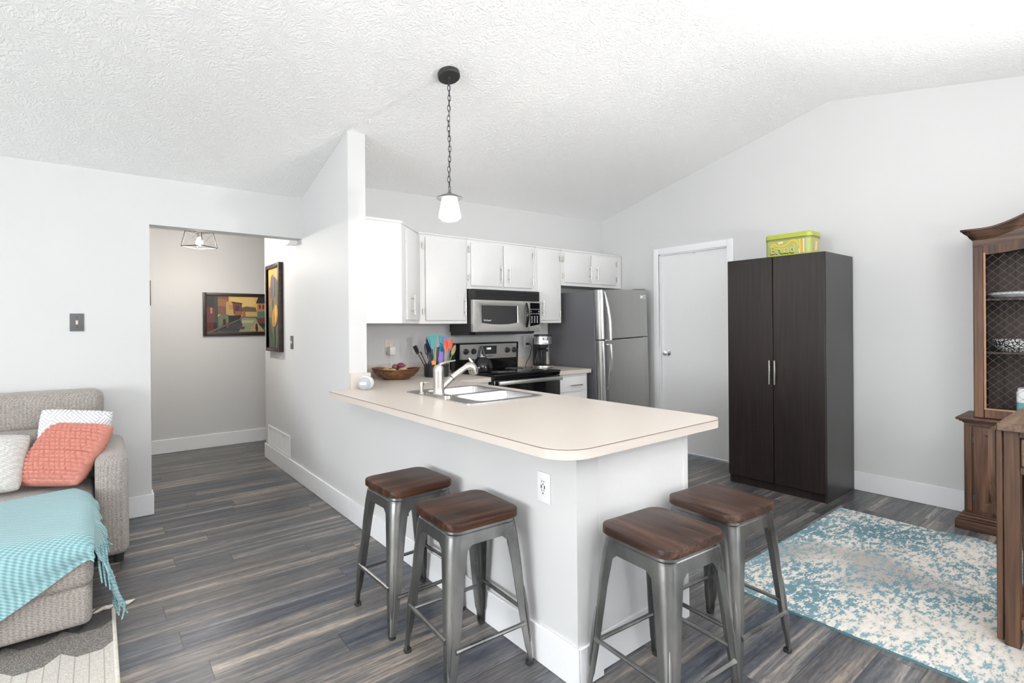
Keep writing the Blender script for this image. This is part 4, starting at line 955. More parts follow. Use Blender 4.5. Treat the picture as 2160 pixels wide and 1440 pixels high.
tn = thing('bread_tin', 'vintage green and yellow metal bread tin on top of the wardrobe', 'tin', (4.28, 1.815, WZ))
tg = plain('tin_green', (.40, .44, .055), .3, noise=0); tg2 = plain('tin_olive', (.36, .40, .12), .3)
TX0, TX1, TY0, TY1 = 4.185, 4.385, 1.642, 1.990
b = MB(); b.prism(rrect(TX0, TX1, TY0, TY1, .042, 7), WZ + .001, 1.968); bd = part('body', b, tg2, tn)
b = MB(); L = [(0, 1.969), (-.002, 1.969), (-.002, 1.998), (.002, 2.004), (.012, 2.006)]
b.loft([[(x, y, z) for x, y in rrect(TX0 + i, TX1 - i, TY0 + i, TY1 - i, .042 - max(0, i) * .5, 7)] for i, z in L]); ld = part('lid', b, tg, tn)
b = MB()
for z in (1.9655, 1.957): b.tube([(x, y, z) for x, y in rrect(TX0 - .001, TX1 + .001, TY0 - .001, TY1 + .001, .043, 7)], .0014, 6, closed=True)
part('dark_bands', b, M['iron'], tn)
ry = colmat('ribbon_yellow', (.72, .46, .03)); cr_ = colmat('label_cream', (.72, .60, .33)); tan_ = colmat('art_tan', (.50, .40, .19)); pk = colmat('art_pink', (.62, .30, .17)); lime = colmat('art_lime', (.42, .50, .03))
b = MB()
def tinp(y, z, o=.0008): return (TX0 - o, y, z)
def strip(b, pts, w, mt, o):
    b.use(mt); pts = [Vector(p) for p in pts]; l0, l1 = [], []
    for i, p in enumerate(pts):
        t_ = (pts[min(i + 1, len(pts) - 1)] - pts[max(i - 1, 0)]).normalized(); n_ = Vector((-t_.y, t_.x)) * w
        l0.append(tinp(*(p + n_), o)); l1.append(tinp(*(p - n_), o))
    b.loft([l0, l1], False, False, closed=False)
strip(b, [(1.945, 1.838), (1.735, 1.838)], .008, lime, .0006)
strip(b, [(1.941, 1.884), (1.940, 1.905), (1.934, 1.922), (1.922, 1.930), (1.908, 1.930), (1.895, 1.920), (1.878, 1.911), (1.855, 1.910), (1.832, 1.913), (1.812, 1.922), (1.796, 1.938), (1.778, 1.947), (1.757, 1.944), (1.743, 1.932), (1.737, 1.915), (1.736, 1.898)], .0052, ry, .0010)
strip(b, [(1.882, 1.934), (1.845, 1.938)], .0085, cr_, .0008)
strip(b, [(1.722, 1.950), (1.718, 1.845)], .006, ry, .0007); strip(b, [(1.708, 1.950), (1.706, 1.845)], .004, pk, .0008); strip(b, [(1.694, 1.950), (1.694, 1.845)], .005, cr_, .0008)
strip(b, [(1.730, 1.875), (1.722, 1.840)], .004, cr_, .0009)
part('artwork', b, None, bd)
b = MB(); b.use(tan_); b.loft([[(4.23, TY0 - .0008, 1.845), (4.34, TY0 - .0008, 1.845)], [(4.23, TY0 - .0008, 1.950), (4.34, TY0 - .0008, 1.950)]], False, False, closed=False)
b.use(cr_); b.loft([[(4.25, TY0 - .0014, 1.86), (4.285, TY0 - .0014, 1.86)], [(4.265, TY0 - .0014, 1.93), (4.30, TY0 - .0014, 1.93)]], False, False, closed=False); b.use(tg2); b.box(4.315, 4.319, TY0 - .002, TY0, 1.83, 1.966); part('side_artwork', b, None, bd)
for i_, (off, dz, dy, mt, o, nm) in enumerate(((.0032, -.007, .003, M['iron'], .0014, 'lettering_shadow'), (.0028, 0, 0, cr_, .0022, 'lettering_outline'), (.0006, 0, 0, tg, .0030, 'lettering'))):
    text('Bread', .080, (TX0 - o, 1.945 + dy, 1.858 + dz), (0, -1, -.018), (0, -.018, 1), mt, bd, nm, .0003, off, .98)

# ---------------------------------------------------------------- pendant lamp over the counter
px_, py_ = 1.682, 2.700
pn = thing('pendant_lamp', 'black chain pendant lamp with clear glass shade above the bar counter', 'pendant lamp', (px_, py_, ceil_z(px_, py_)))
zc = ceil_z(px_, py_); sl = 0.26
b = MB(); b.lathe([(0, -.001), (.066, -.001), (.067, -.006), (.067, -.026), (.063, -.030), (.012, -.031), (.009, -.045), (0, -.046)], (0, 0, 0), 36)
rm = Matrix.Rotation(-math.atan(sl), 3, 'X')
for v in b.b.verts: v.co = rm @ v.co + Vector((px_, py_, zc))
part('canopy', b, M['iron'], pn)
b = MB(); top = zc - .042; bot = 2.150; nl = 21; st = (top - bot) / nl
def link(b, c, half, wid, ang, r):
    pts = []
    for k in range(14):
        a = 2 * math.pi * k / 14; u_ = wid * math.cos(a); v_ = half * math.sin(a) * (1.0 if abs(math.sin(a)) < .9 else 1.0)
        pts.append((c[0] + u_ * math.cos(ang), c[1] + u_ * math.sin(ang), c[2] + v_))
    b.tube(pts, r, 6, closed=True)
for k in range(nl):
    zz = top - st * (k + .5); link(b, (px_ + .0025 * math.sin(k * .6), py_ - .002 * math.sin(k * .6), zz), st * .66, .0085, (.0 if k % 2 else math.pi / 2) + .35 * math.sin(k * .5) - .6, .0021)
b.tube([(px_ + .006, py_, top), (px_ + .003, py_ - .004, (top + bot) / 2), (px_ + .003, py_, bot)], .0014, 6)
part('chain', b, M['iron'], pn)
b = MB(); link(b, (px_, py_, 2.142), .014, .012, .5, .0022); b.lathe([(.004, 2.136), (.006, 2.125), (.014, 2.112), (.030, 2.103), (.055, 2.096), (.077, 2.085), (.079, 2.079), (.072, 2.080), (.048, 2.088), (.0, 2.094)], (px_, py_, 0), 36); part('cap', b, M['greyiron'], pn)
b = MB(); b.lathe([(.047, 2.086), (.050, 2.072), (.058, 2.025), (.068, 1.972), (.069, 1.966), (.064, 1.960), (.050, 1.954), (.048, 1.947), (.040, 1.945), (0, 1.944)], (px_, py_, 0), 36); part('glass_shade', b, M['shade'], pn)
b = MB(); b.lathe([(.018, 2.088), (.018, 2.050), (.015, 2.046), (0, 2.045)], (px_, py_, 0), 20); part('socket', b, M['white'], pn)
b = MB(); b.lathe([(.013, 2.046), (.016, 2.035), (.028, 2.012), (.031, 1.995), (.026, 1.975), (.012, 1.966), (0, 1.965)], (px_, py_, 0), 24); part('bulb', b, M['bulb'], pn)
def point(name, loc, e, c, r): 
    l = bpy.data.lights.new(name, 'POINT'); l.energy = e; l.color = c; l.shadow_soft_size = r
    o = bpy.data.objects.new(name, l); COL.objects.link(o); o.location = loc; return o
point('pendant_light', (px_, py_, 1.955), 5, (1, .96, .9), .03)
# invented uplighter on the cart, out of view, added to brighten the vaulted ceiling
tl_ = thing('added_cart_uplighter', 'added out-of-view uplighter on the kitchen cart, fill for the ceiling', 'added fill lamp', (3.05, -.20, .9002))
b = MB(); b.lathe([(.09, .9005), (.09, .915), (.015, .925), (.010, .94), (.010, 1.46), (0, 1.46)], (3.05, -.20, 0), 24); part('stand', b, M['iron'], tl_)
LD = Vector((-.36, 1, .95)).normalized(); LP = Vector((3.05, -.20, 1.50))
b = MB(); b.tube([LP - LD * .06, LP - LD * .05, LP + LD * .04], [.03, .06, .10], 24); part('head', b, M['iron'], tl_)
b = MB(); b.tube([LP + LD * .041, LP + LD * .046], .085, 24); part('bulb', b, emit('added_uplight_lens', (1, .99, .97), 6.0), tl_)
sl_ = bpy.data.lights.new('added_cart_spot', 'SPOT'); sl_.energy = 140; sl_.spot_size = math.radians(160); sl_.spot_blend = 1.0; sl_.shadow_soft_size = .06; sl_.color = (1, .99, .975)
so_ = bpy.data.objects.new('added_cart_spot', sl_); COL.objects.link(so_); so_.location = LP + LD * .06; so_.rotation_euler = LD.to_track_quat('-Z', 'Y').to_euler()
# uplighter added behind the camera to supply bounced fill for the whole room
fl = thing('added_floor_uplighter', 'added tall uplighter behind the camera, bounce fill for the room', 'floor lamp', (0.3, -1.2, 0))
b = MB(); b.lathe([(.14, 0), (.14, .02), (.02, .03), (.012, .05), (.012, 1.66), (0, 1.66)], (0.3, -1.2, 0), 24); part('stand', b, M['iron'], fl)
b = MB(); b.lathe([(.0, 1.64), (.05, 1.645), (.16, 1.70), (.21, 1.76), (.205, 1.762), (.155, 1.706), (.05, 1.652), (0, 1.648)], (0.3, -1.2, 0), 32); part('bowl_shade', b, M['white'], fl)
b = MB(); b.lathe([(0, 1.70), (.14, 1.70), (.14, 1.705), (0, 1.706)], (0.3, -1.2, 0), 24); part('bulb', b, emit('added_bounce_glow', (1, .99, .975), 1050.0), fl)
# extra globe over the dining area, unseen, added to even out the brightness
dn = thing('added_dining_globe', 'added unseen white globe over the dining area, fill light', 'lamp', (3.05, -.15, ceil_z(3.05, -.15) - .02))
b = MB(); b.lathe([(0, 0), (.06, 0), (.06, -.02), (.006, -.03), (.006, -.55), (0, -.55)], (3.05, -.15, ceil_z(3.05, -.15) - .02), 20); part('stem', b, M['iron'], dn)
b = MB(); b.ball((3.05, -.15, 2.02), .13, .13, .13, 28, 18); part('globe', b, emit('added_globe_glow', (1, .98, .96), 20.0), dn)
# hall ceiling light
hx, hy = .745, 5.50
hl = thing('hall_ceiling_light', 'small open cage ceiling light with bare bulb in the hallway', 'ceiling light', (hx, hy, 2.35))
b = MB(); b.lathe([(0, 2.349), (.060, 2.349), (.060, 2.330), (.012, 2.326), (.010, 2.190), (0, 2.189)], (hx, hy, 0), 24); part('canopy', b, M['greyiron'], hl)
def dia(h, z): return [(hx - h, hy, z), (hx, hy - h, z), (hx + h, hy, z), (hx, hy + h, z)]
b = MB(); A_, B_ = dia(.112, 2.188), dia(.142, 2.052)
b.tube(A_, .004, 6, closed=True); b.tube(B_, .004, 6, closed=True)
for k in range(4): b.cyl(A_[k], B_[k], .0035, seg=6); b.cyl(A_[k], (hx, hy, 2.188), .003, seg=6)
part('cage', b, colmat('matte_black_cage', (.02, .02, .02), .8), hl)
b = MB()
for k in range(4):
    b.cyl(A_[k], B_[(k + 1) % 4], .0006, seg=5); b.cyl(B_[k], A_[(k + 1) % 4], .0006, seg=5)
part('cross_wire', b, colmat('matte_black_wire', (.004, .004, .004), .9), hl)
b = MB(); b.lathe([(.016, 2.190), (.016, 2.140), (0, 2.139)], (hx, hy, 0), 16); part('socket', b, M['nickel'], hl)
b = MB(); b.lathe([(.012, 2.140), (.018, 2.125), (.030, 2.098), (.028, 2.078), (.012, 2.066), (0, 2.065)], (hx, hy, 0), 20); part('bulb', b, M['bulb'], hl)
point('hall_light', (hx, hy, 2.05), 30, (1, .93, .85), .04)
b = MB(); b.prism([(1.285, 2.042), (1.3405, 2.042), (1.3405, 2.012), (1.262, 2.006)], 4.592, 4.66, 'y'); b.b.faces.ensure_lookup_table()
setp(finish('door_chime', b, M['white'], loc=(1.31, 4.62, 2.02)), 'small white wedge shaped box under the hallway header beside the partition', 'chime box')
b = MB(); hk = (1.434, 3.29); b.lathe([(0, 0), (.010, 0), (.010, -.004), (.003, -.006), (.003, -.016), (.006, -.022), (0, -.024)], (hk[0], hk[1], ceil_z(*hk)), 12)
setp(finish('ceiling_hook', b, M['white'], loc=(hk[0], hk[1], ceil_z(*hk))), 'tiny white hook in the ceiling above the partition end', 'hook')

# ---------------------------------------------------------------- air vent, paintings
vt = thing('air_vent', 'white slotted air return grille above the partition baseboard', 'vent', (XP, 5.21, .25))
b = MB(); y0, y1, z0, z1 = 4.842, 5.585, .1455, .345
b.box(XP - .009, XP - .0005, y0, y1, z1 - .020, z1, .002, 1); b.box(XP - .009, XP - .0005, y0, y1, z0, z0 + .020, .002, 1); b.box(XP - .009, XP - .0005, y0, y0 + .020, z0 + .02, z1 - .02); b.box(XP - .009, XP - .0005, y1 - .02, y1, z0 + .02, z1 - .02)
for k in range(1, 5): b.box(XP - .007, XP - .001, lerp(y0, y1, k / 5) - .004, lerp(y0, y1, k / 5) + .004, z0 + .02, z1 - .02)
part('frame', b, M['trim'], vt)
b = MB(); b.box(XP - .0015, XP - .0004, y0 + .02, y1 - .02, z0 + .02, z1 - .02); part('backing', b, colmat('duct_grey', (.30, .30, .31), .8), vt)
b = MB()
for k in range(17):
    z = z0 + .026 + k * .0092; b.obox((XP - .004, (y0 + y1) / 2, z), (1, 0, .8), (0, 1, 0), (-.8, 0, 1), .0030, (y1 - y0) / 2 - .02, .0008)
part('louvers', b, M['trim'], vt)

def picture(name, label, c, right, n, w, h, fw, dep, art):
    right = Vector(right); n = Vector(n); c = Vector(c); up = Vector((0, 0, 1))
    t = thing(name, label, 'painting', c)
    b = MB()
    for sx_ in (-1, 1): b.obox(c + right * sx_ * (w / 2 - fw / 2) + n * (dep / 2 + .001), right, n, up, fw / 2, dep / 2, h / 2, .002)
    for sz in (-1, 1): b.obox(c + up * sz * (h / 2 - fw / 2) + n * (dep / 2 + .001), right, n, up, w / 2 - fw, dep / 2, fw / 2, .002)
    part('frame', b, M['frame'], t)
    b = MB(); iw, ih = w - 2 * fw, h - 2 * fw; lay = 0
    for col, pts in art:
        b.use(colmat('paint_%02x%02x%02x' % tuple(int(x * 255) for x in col), col, .6))
        o = c + n * (dep * .45 + .0004 * lay)
        f = b.b.faces.new([b.b.verts.new(o + right * (iw * (u - .5)) + up * (ih * (.5 - v))) for u, v in pts]); f.material_index = b.cur; lay += 1
    part('canvas', b, None, t); return t
def q(x0, y0, x1, y1): return [(x0, y0), (x1, y0), (x1, y1), (x0, y1)]
town = [((.62, .40, .15), q(0, 0, 1, .55)), ((.70, .48, .17), [(.35, 0), (.75, 0), (.78, .2), (.6, .35), (.4, .2)]), ((.12, .085, .06), [(.50, .34), (.62, .27), (.78, .30), (.80, .43), (.50, .43)]), ((.55, .35, .12), q(.50, .42, .80, .58)),
    ((.38, .10, .06), q(.56, .43, .61, .58)), ((.07, .10, .09), q(0, .56, 1, 1)), ((.25, .27, .17), [(.52, .58), (.78, .60), (.88, .98), (.50, .98), (.56, .80)]), ((.045, .05, .055), [(0.1, .95), (.50, .62), (.56, .75), (.5, .98)]), ((.40, .40, .24), [(.56, .66), (.76, .66), (.72, .74), (.54, .74)]), ((.09, .05, .05), [(.50, .82), (.60, .84), (.58, .92), (.45, .90)]),
    ((.20, .095, .065), q(.15, .0, .34, .5)), ((.30, .14, .07), [(.17, .06), (.33, .10), (.33, .30), (.17, .26)]), ((.48, .32, .12), q(.30, .15, .44, .5)), ((.42, .22, .08), [(.34, .22), (.44, .26), (.44, .38), (.34, .36)]), ((.13, .055, .045), [(.40, .16), (.55, .18), (.55, .50), (.42, .50)]), ((.055, .025, .025), [(.38, .14), (.56, .18), (.555, .21), (.39, .18)]), ((.05, .025, .03), q(.45, .26, .50, .40)), ((.30, .12, .05), q(.44, .41, .54, .53)),
    ((.025, .02, .025), [(.32, .53), (.54, .52), (.52, .62), (.32, .76)]), ((.045, .04, .04), q(0, 0, .16, 1)), ((.13, .045, .045), [(0, .3), (.15, .34), (.15, 1), (0, 1)]), ((.05, .06, .055), q(.12, 0, .17, .75)), ((.40, .20, .12), q(.055, .32, .085, .48)), ((.10, .02, .02), q(.0, .72, .12, .98)), ((.14, .16, .10), [(.17, .56), (.22, .50), (.33, .50), (.34, .72), (.18, .86)]), ((.02, .018, .018), q(.25, .63, .29, .86)), ((.02, .018, .018), q(.10, .73, .16, .95)),
    ((.15, .12, .09), [(.0, .99), (.54, .60), (.57, .61), (.05, 1.0), (0, 1)]), ((.16, .07, .06), q(.30, .74, .335, .88)),
    ((.02, .02, .022), [(.78, .18), (.82, 0), (1, 0), (1, .20)]), ((.42, .19, .08), q(.80, .18, 1, .42)), ((.08, .03, .03), q(.83, .22, .86, .34)), ((.08, .03, .03), q(.89, .22, .92, .34)), ((.09, .17, .13), q(.80, .41, 1, .62)), ((.15, .05, .04), q(.81, .60, 1, .76)), ((.03, .03, .03), [(.80, .74), (1, .76), (1, .86), (.82, .80)]), ((.40, .30, .13), [(.76, .72), (.80, .72), (.92, .98), (.66, .98)]), ((.04, .02, .02), [(.77, .76), (.80, .76), (.815, .92), (.80, .98), (.78, .98), (.765, .90)])]
picture('harbor_painting', 'dark framed harbor town painting on the hallway back wall', (1.265, 6.555, 1.464), (1, 0, 0), (0, -1, 0), .708, .478, .036, .022, town)
def pet(cx__, cy__, w__, h__, n=10, lean=0): return [(cx__ + w__ * math.sin(2 * math.pi * k / n) + lean * math.cos(2 * math.pi * k / n), cy__ - h__ * math.cos(2 * math.pi * k / n)) for k in range(n)]
tulip = [((.12, .105, .085), q(0, 0, 1, 1)), ((.52, .34, .10), [(0, 0), (1, 0), (1, .24), (.6, .12), (.35, .10), (0, .30)]), ((.20, .16, .10), q(0, .36, 1, .62)), ((.30, .15, .07), [(0, .2), (.12, .25), (.12, .45), (0, .5)]), ((.16, .13, .14), pet(.36, .24, .20, .17)), ((.12, .10, .12), pet(.30, .24, .07, .15)), ((.11, .14, .08), [(.62, .3), (.95, .06), (1, .18), (.75, .42)]), ((.09, .11, .06), [(.32, .4), (.42, .4), (.52, 1), (.44, 1)]), ((.06, .08, .05), [(.0, .62), (.5, .98), (.2, 1), (0, .85)]), ((.08, .10, .06), [(.95, .55), (.6, 1), (.75, 1), (1, .75)]),
    ((.46, .25, .055), pet(.58, .60, .24, .14, 12, .08)), ((.60, .36, .09), pet(.64, .58, .10, .12, 12, .05)), ((.34, .13, .03), pet(.50, .64, .05, .09)), ((.07, .10, .05), [(.50, .74), (.56, .74), (.60, 1), (.55, 1)])]
picture('tulip_painting', 'tall narrow framed tulip painting on the partition wall in the hallway', (XP, 5.265, 1.497), (0, -1, 0), (-1, 0, 0), .478, .825, .034, .040, tulip)
picture('small_picture', 'framed picture at the left end of the hallway back wall, only its edge showing', (.245, 6.555, 1.68), (1, 0, 0), (0, -1, 0), .40, .26, .02, .02, [((.35, .33, .30), q(0, 0, 1, 1)), ((.1, .1, .1), q(.2, .2, .8, .8))])

# ---------------------------------------------------------------- bar stools
def make_stool(label, seat_mat):
    t = thing('bar_stool', label, 'bar stool', (0, 0, 0), 'metal bar stools around the breakfast bar', local=True)
    b = MB(); S = .158
    L = [(.003, .5690), (.0, .572), (.0, .595), (.0015, .5985), (.005, .600)]
    b.loft([[(x, y, z) for x, y in rrect(-S + i, S - i, -S + i, S - i, .052 - i * .3, 8)] for i, z in L]); part('seat', b, seat_mat, t)
    b = MB(); a = .150
    out = [[(x, y, z) for x, y in rrect(-s, s, -s, s, .048, 8)] for s, z in ((a - .004, .567), (a - .003, .556), (a, .553), (a + .004, .512))]
    inn_ = [[(x, y, z) for x, y in rrect(-s, s, -s, s, .046, 8)] for s, z in ((a + .001, .512), (a - .003, .553), (a - .007, .567))]
    b.loft(out + inn_, True, True); part('seat_frame', b, M['stool'], t)
    for sx_ in (-1, 1):
        for sy_ in (-1, 1):
            b = MB(); loops = []
            #   z,    corner, wing, radius
            prof = [(.545, .1505, .095, .046), (.512, .1545, .088, .044), (.495, .156, .070, .042), (.40, .1635, .060, .036), (.20, .1755, .046, .028), (.075, .184, .034, .020), (.055, .185, .028, .016), (.011, .1875, .026, .014)]
            for z, c, wg, r in prof:
                def sec(c, wg, r):
                    p = [(c, c - wg)]
                    for k in range(7):
                        an = math.radians(90 * k / 6); p.append((c - r + r * math.cos(an), c - r + r * math.sin(an)))
                    return p + [(c - wg, c)]
                o1 = sec(c, wg, r); i1 = sec(c - .0035, wg - .0035, max(.004, r - .0035))[::-1]
                loops.append([(sx_ * x, sy_ * y, z) for x, y in o1 + i1])
            b.loft(loops)
            # pressed rib down the corner
            d1 = .70711; rib = []
            for k in range(9):
                s = k / 8; z = lerp(.30, .085, s); c = lerp(.1695, .1833, s) - lerp(.032, .021, s) * .29; e = (.008 * math.sin(math.pi * min(1, max(0, s))) ** .35 if 0 < s < 1 else .002)
                rib.append((Vector((sx_ * c, sy_ * c, z)), e))
            b.tube([p for p, e in rib], [e for p, e in rib], 8)
            lg = part('leg', b, M['stool'], t)
            b = MB(); b.prism(rrect(.160, .1885, .160, .1885, .010, 4), 0.0, .013)
            for v in b.b.verts: v.co.x *= sx_; v.co.y *= sy_
            part('foot_cap', b, M['rubber'], lg)
    for sgn in (-1, 1):
        for ax_, zr in (('x', .165), ('y', .195)):
            b = MB(); c = .1775 - (.004 if ax_ == 'y' else 0); e = .152
            P = [(-e, sgn * c, zr), (-e + .03, sgn * c, zr), (e - .03, sgn * c, zr), (e, sgn * c, zr)]
            if ax_ == 'y': P = [(sgn * c, x, zr) for x, _, _ in P]
            b.tube(P, [.0105, .0080, .0080, .0105], 8); part('rail', b, M['stool'], t)
    for s_ in (-1, 1):
        b = MB(); b.tube([(-.135, -.135 * s_, .498), (0, 0, .498 + .006 * s_), (.135, .135 * s_, .498)], .0055, 8); part('brace', b, M['stool'], t)
    return t
s1 = make_stool('wood seat metal stool on the long side of the bar, farther from the bar corner', M['seat'])
s1.location = (1.128, 2.195, 0); s1.rotation_euler = (0, 0, math.radians(1.0))
s2 = copy_thing(s1, (1.132, 1.715, 0), math.radians(-3.0), 'wood seat metal stool in front of the bar outlet, nearest the bar corner post')
s3 = make_stool('wood seat metal stool at the short end of the bar, nearer the corner post', M['seat_grey'])
s3.location = (1.535, 1.095, 0); s3.rotation_euler = (0, 0, math.radians(-4.0))
s4 = copy_thing(s3, (1.975, 1.122, 0), math.radians(-4.0), 'wood seat metal stool at the short end of the bar beside the blue rug')

# ---------------------------------------------------------------- blue rug
rg_ = thing('area_rug', 'distressed blue and cream area rug on the floor beside the wardrobe', 'rug', (3.25, .3, 0))
RXA, RXB, RYA, RYB = 2.437, 4.085, -.95, 1.424
def rug_z(x, y):
    z = .009
    z += .030 * math.exp(-((x - 3.99) / .10) ** 2 - ((y - .70) / .09) ** 2) + .016 * math.exp(-((x - 4.02) / .07) ** 2 - ((y - .52) / .08) ** 2)
    return z
b = MB()
def rf(u_, v_):
    x = lerp(RXA, RXB, u_); y = lerp(RYA, RYB, v_); x += .006 * math.sin(y * 5) * u_ - .05 * u_ * math.exp(-((y - .55) / .09) ** 2)
    return (x, y, rug_z(x, y))
b.grid(rf, 60, 80); part('pile', b, M['rug'], rg_)
b = MB(); n = 60; loop = [rf(k / n, 0) for k in range(n)] + [rf(1, k / n) for k in range(n)] + [rf(1 - k / n, 1) for k in range(n)] + [rf(0, 1 - k / n) for k in range(n)]
b.loft([[(x, y, z) for x, y, z in loop], [(x, y, .0005) for x, y, z in loop]], False, False); b.solid(.003); part('bound_edge', b, colmat('rug_binding', (.085, .18, .21), .9), rg_)

# ---------------------------------------------------------------- hutch (dresser with wire-lattice door)
ht = thing('china_hutch', 'carved walnut china hutch with wire lattice doors against the right wall', 'hutch', (4.46, .25, 0))
HY1, HY0 = .792, -.30; HX1 = 4.638
b = MB()
for (i, z0, z1) in ((.042, 0, .058), (.034, .058, .070), (.022, .070, .088), (.006, .088, .100)): b.box(4.302 - i, HX1, HY0 - i, HY1 + i, z0, z1, .006, 2)
part('plinth', b, M['hutch_x'], ht)
b = MB(); b.box(4.302, HX1, HY0, HY1, .100, .668); part('base_body', b, M['hutch'], ht)
b = MB()
for (i, z0, z1) in ((.008, .668, .678), (.022, .678, .688), (.036, .688, .704)): b.box(4.302 - i, HX1, HY0 - i, HY1 + i, z0, z1, .005, 2)
part('base_top', b, M['hutch_x'], ht)
for y_ in (.752, HY0 + .006):
    b = MB(); b.box(4.296, 4.302, y_, y_ + .034, .115, .655, .003, 1); part('stile', b, M['hutch'], ht)
def raised(b, x, y0, y1, z0, z1):
    def fr_(i): return [(y0 + i, z0 + i), (y1 - i, z0 + i), (y1 - i, z1 - i), (y0 + i, z1 - i)]
    L = [(0, 0), (0, .018), (.045, .018), (.055, .008), (.066, .008), (.074, .016), (.080, .010), (.095, .018)]
    b.loft([[(x - d_, y, z) for y, z in fr_(i)] for i, d_ in L])
for y0, y1 in ((.262, .740), (-.248, .230)):
    b = MB(); raised(b, 4.302, y0, y1, .128, .650); d_ = part('base_door', b, M['hutch'], ht)
    hy_ = y1 + .004 if y1 > .5 else y0 - .004
    for z in (.205, .570):
        b = MB(); b.box(4.286, 4.294, hy_ - .007, hy_ + .007, z - .022, z + .022, .002, 1); part('hinge', b, M['iron'], d_)
# upper case
UX = 4.330; UY1, UY0 = .748, -.256; UZ0 = .7045
def crown(y): # arched cornice rising to the middle
    c = (UY0 + UY1) / 2; s = 1 - abs(y - c) / (UY1 - c); return .135 * smooth((s - .10) / .82)
b = MB()
b.box(UX, HX1, UY1 - .022, UY1, UZ0, 1.85); b.box(UX, HX1, UY0, UY0 + .022, UZ0, 1.85); b.box(UX, HX1, UY0 + .022, UY1 - .022, UZ0, UZ0 + .02)
b.box(UX + .02, HX1, UY0 + .022, UY1 - .022, 1.83, 1.85); part('upper_case', b, M['hutch'], ht)
b = MB(); b.box(HX1 - .010, HX1, UY0 + .022, UY1 - .022, UZ0 + .02, 1.83); part('back_panel', b, M['hutch_dark'], ht)
for z in (1.118, 1.450):
    b = MB(); b.box(UX + .03, HX1 - .010, UY0 + .0225, UY1 - .0225, z - .014, z, .002, 1); part('shelf', b, M['hutch_dark'], ht)
N_ = 40; ysx = [lerp(UY0, UY1, k / N_) for k in range(N_ + 1)]
b = MB(); low = [(y, 1.778) for y in ysx]; 
lo = [(y, 1.772 + .35 * crown(y)) for y in ysx]; hi_ = [(y, 1.850 + crown(y)) for y in ysx]
b.loft([[(UX - .004, y, z) for y, z in lo], [(UX - .004, y, z) for y, z in hi_], [(UX + .03, y, z) for y, z in hi_], [(UX + .03, y, z) for y, z in lo], [(UX - .004, y, z) for y, z in lo]], False, False, closed=False); part('frieze', b, M['hutch_x'], ht)
prof = [(.0, 1.812), (.006, 1.822), (.014, 1.830), (.022, 1.846), (.040, 1.862), (.044, 1.872), (.052, 1.874), (.052, 1.886), (.0, 1.886)]
b = MB(); loops = []
ysc = [UY0 - .052] + ysx[1:-1] + [UY1 + .052]
for y in ysc:
    loops.append([(UX - i, (max(UY0 - i, min(UY1 + i, y)) if (y < UY0 or y > UY1) else y), z + crown(y)) for i, z in prof])
b.loft(loops)
for ye, sg in ((UY1, 1), (UY0, -1)):
    lp = [[(UX - i, ye + sg * i, z) for i, z in prof], [(HX1, ye + sg * i, z) for i, z in prof]]; b.loft(lp)
part('cornice', b, M['hutch_x'], ht)
# lattice doors
for y0, y1 in ((.250, .744), (-.252, .242)):
    b = MB(); x0, x1 = UX - .020, UX - .001; fw = .048
    b.box(x0, x1, y1 - fw, y1, UZ0 + .004, 1.776, .003, 1); b.box(x0, x1, y0, y0 + fw, UZ0 + .004, 1.776, .003, 1); b.box(x0, x1, y0 + fw, y1 - fw, UZ0 + .004, UZ0 + .062, .003, 1)
    ns = 20; yy = [lerp(y0 + fw, y1 - fw, k / ns) for k in range(ns + 1)]
    lo2 = [(y, 1.722 + .30 * crown(y)) for y in yy]; hi2 = [(y, 1.776 + .40 * crown(y)) for y in yy]
    b.loft([[(x0, y, z) for y, z in lo2], [(x0, y, z) for y, z in hi2], [(x1, y, z) for y, z in hi2], [(x1, y, z) for y, z in lo2], [(x0, y, z) for y, z in lo2]], False, False, closed=False)
    d_ = part('lattice_door', b, M['hutch'], ht)
    b = MB()
    b.box(x0 - .004, x0, y1 - fw - .012, y1 - fw, UZ0 + .062, 1.735, .002, 1); b.box(x0 - .004, x0, y0 + fw, y0 + fw + .012, UZ0 + .062, 1.735, .002, 1); b.box(x0 - .004, x0, y0 + fw, y1 - fw, UZ0 + .054, UZ0 + .066, .002, 1)
    part('bead', b, colmat('gold_brown_bead', (.30, .16, .085), .4), d_)
    b = MB(); ya, yb, za, zb = y0 + fw, y1 - fw, UZ0 + .06, 1.722; sp__ = .050; xw = UX - .010
    def ztop(y): return 1.722 + .30 * crown(y)
    for sg in (-1, 1):
        slope = .95; k = -40
        while k < 60:
            c0 = za + k * sp__ * 1.0; pts = []
            for s in range(25):
                y = lerp(ya, yb, s / 24); z = c0 + sg * slope * (y - (ya + yb) / 2)
                if za <= z <= ztop(y): pts.append((xw + sg * .0012, y, z))
            if len(pts) >= 2: b.tube([pts[0], pts[-1]], .0008, 5)
            k += 1
    part('wire_lattice', b, M['wire'], d_)
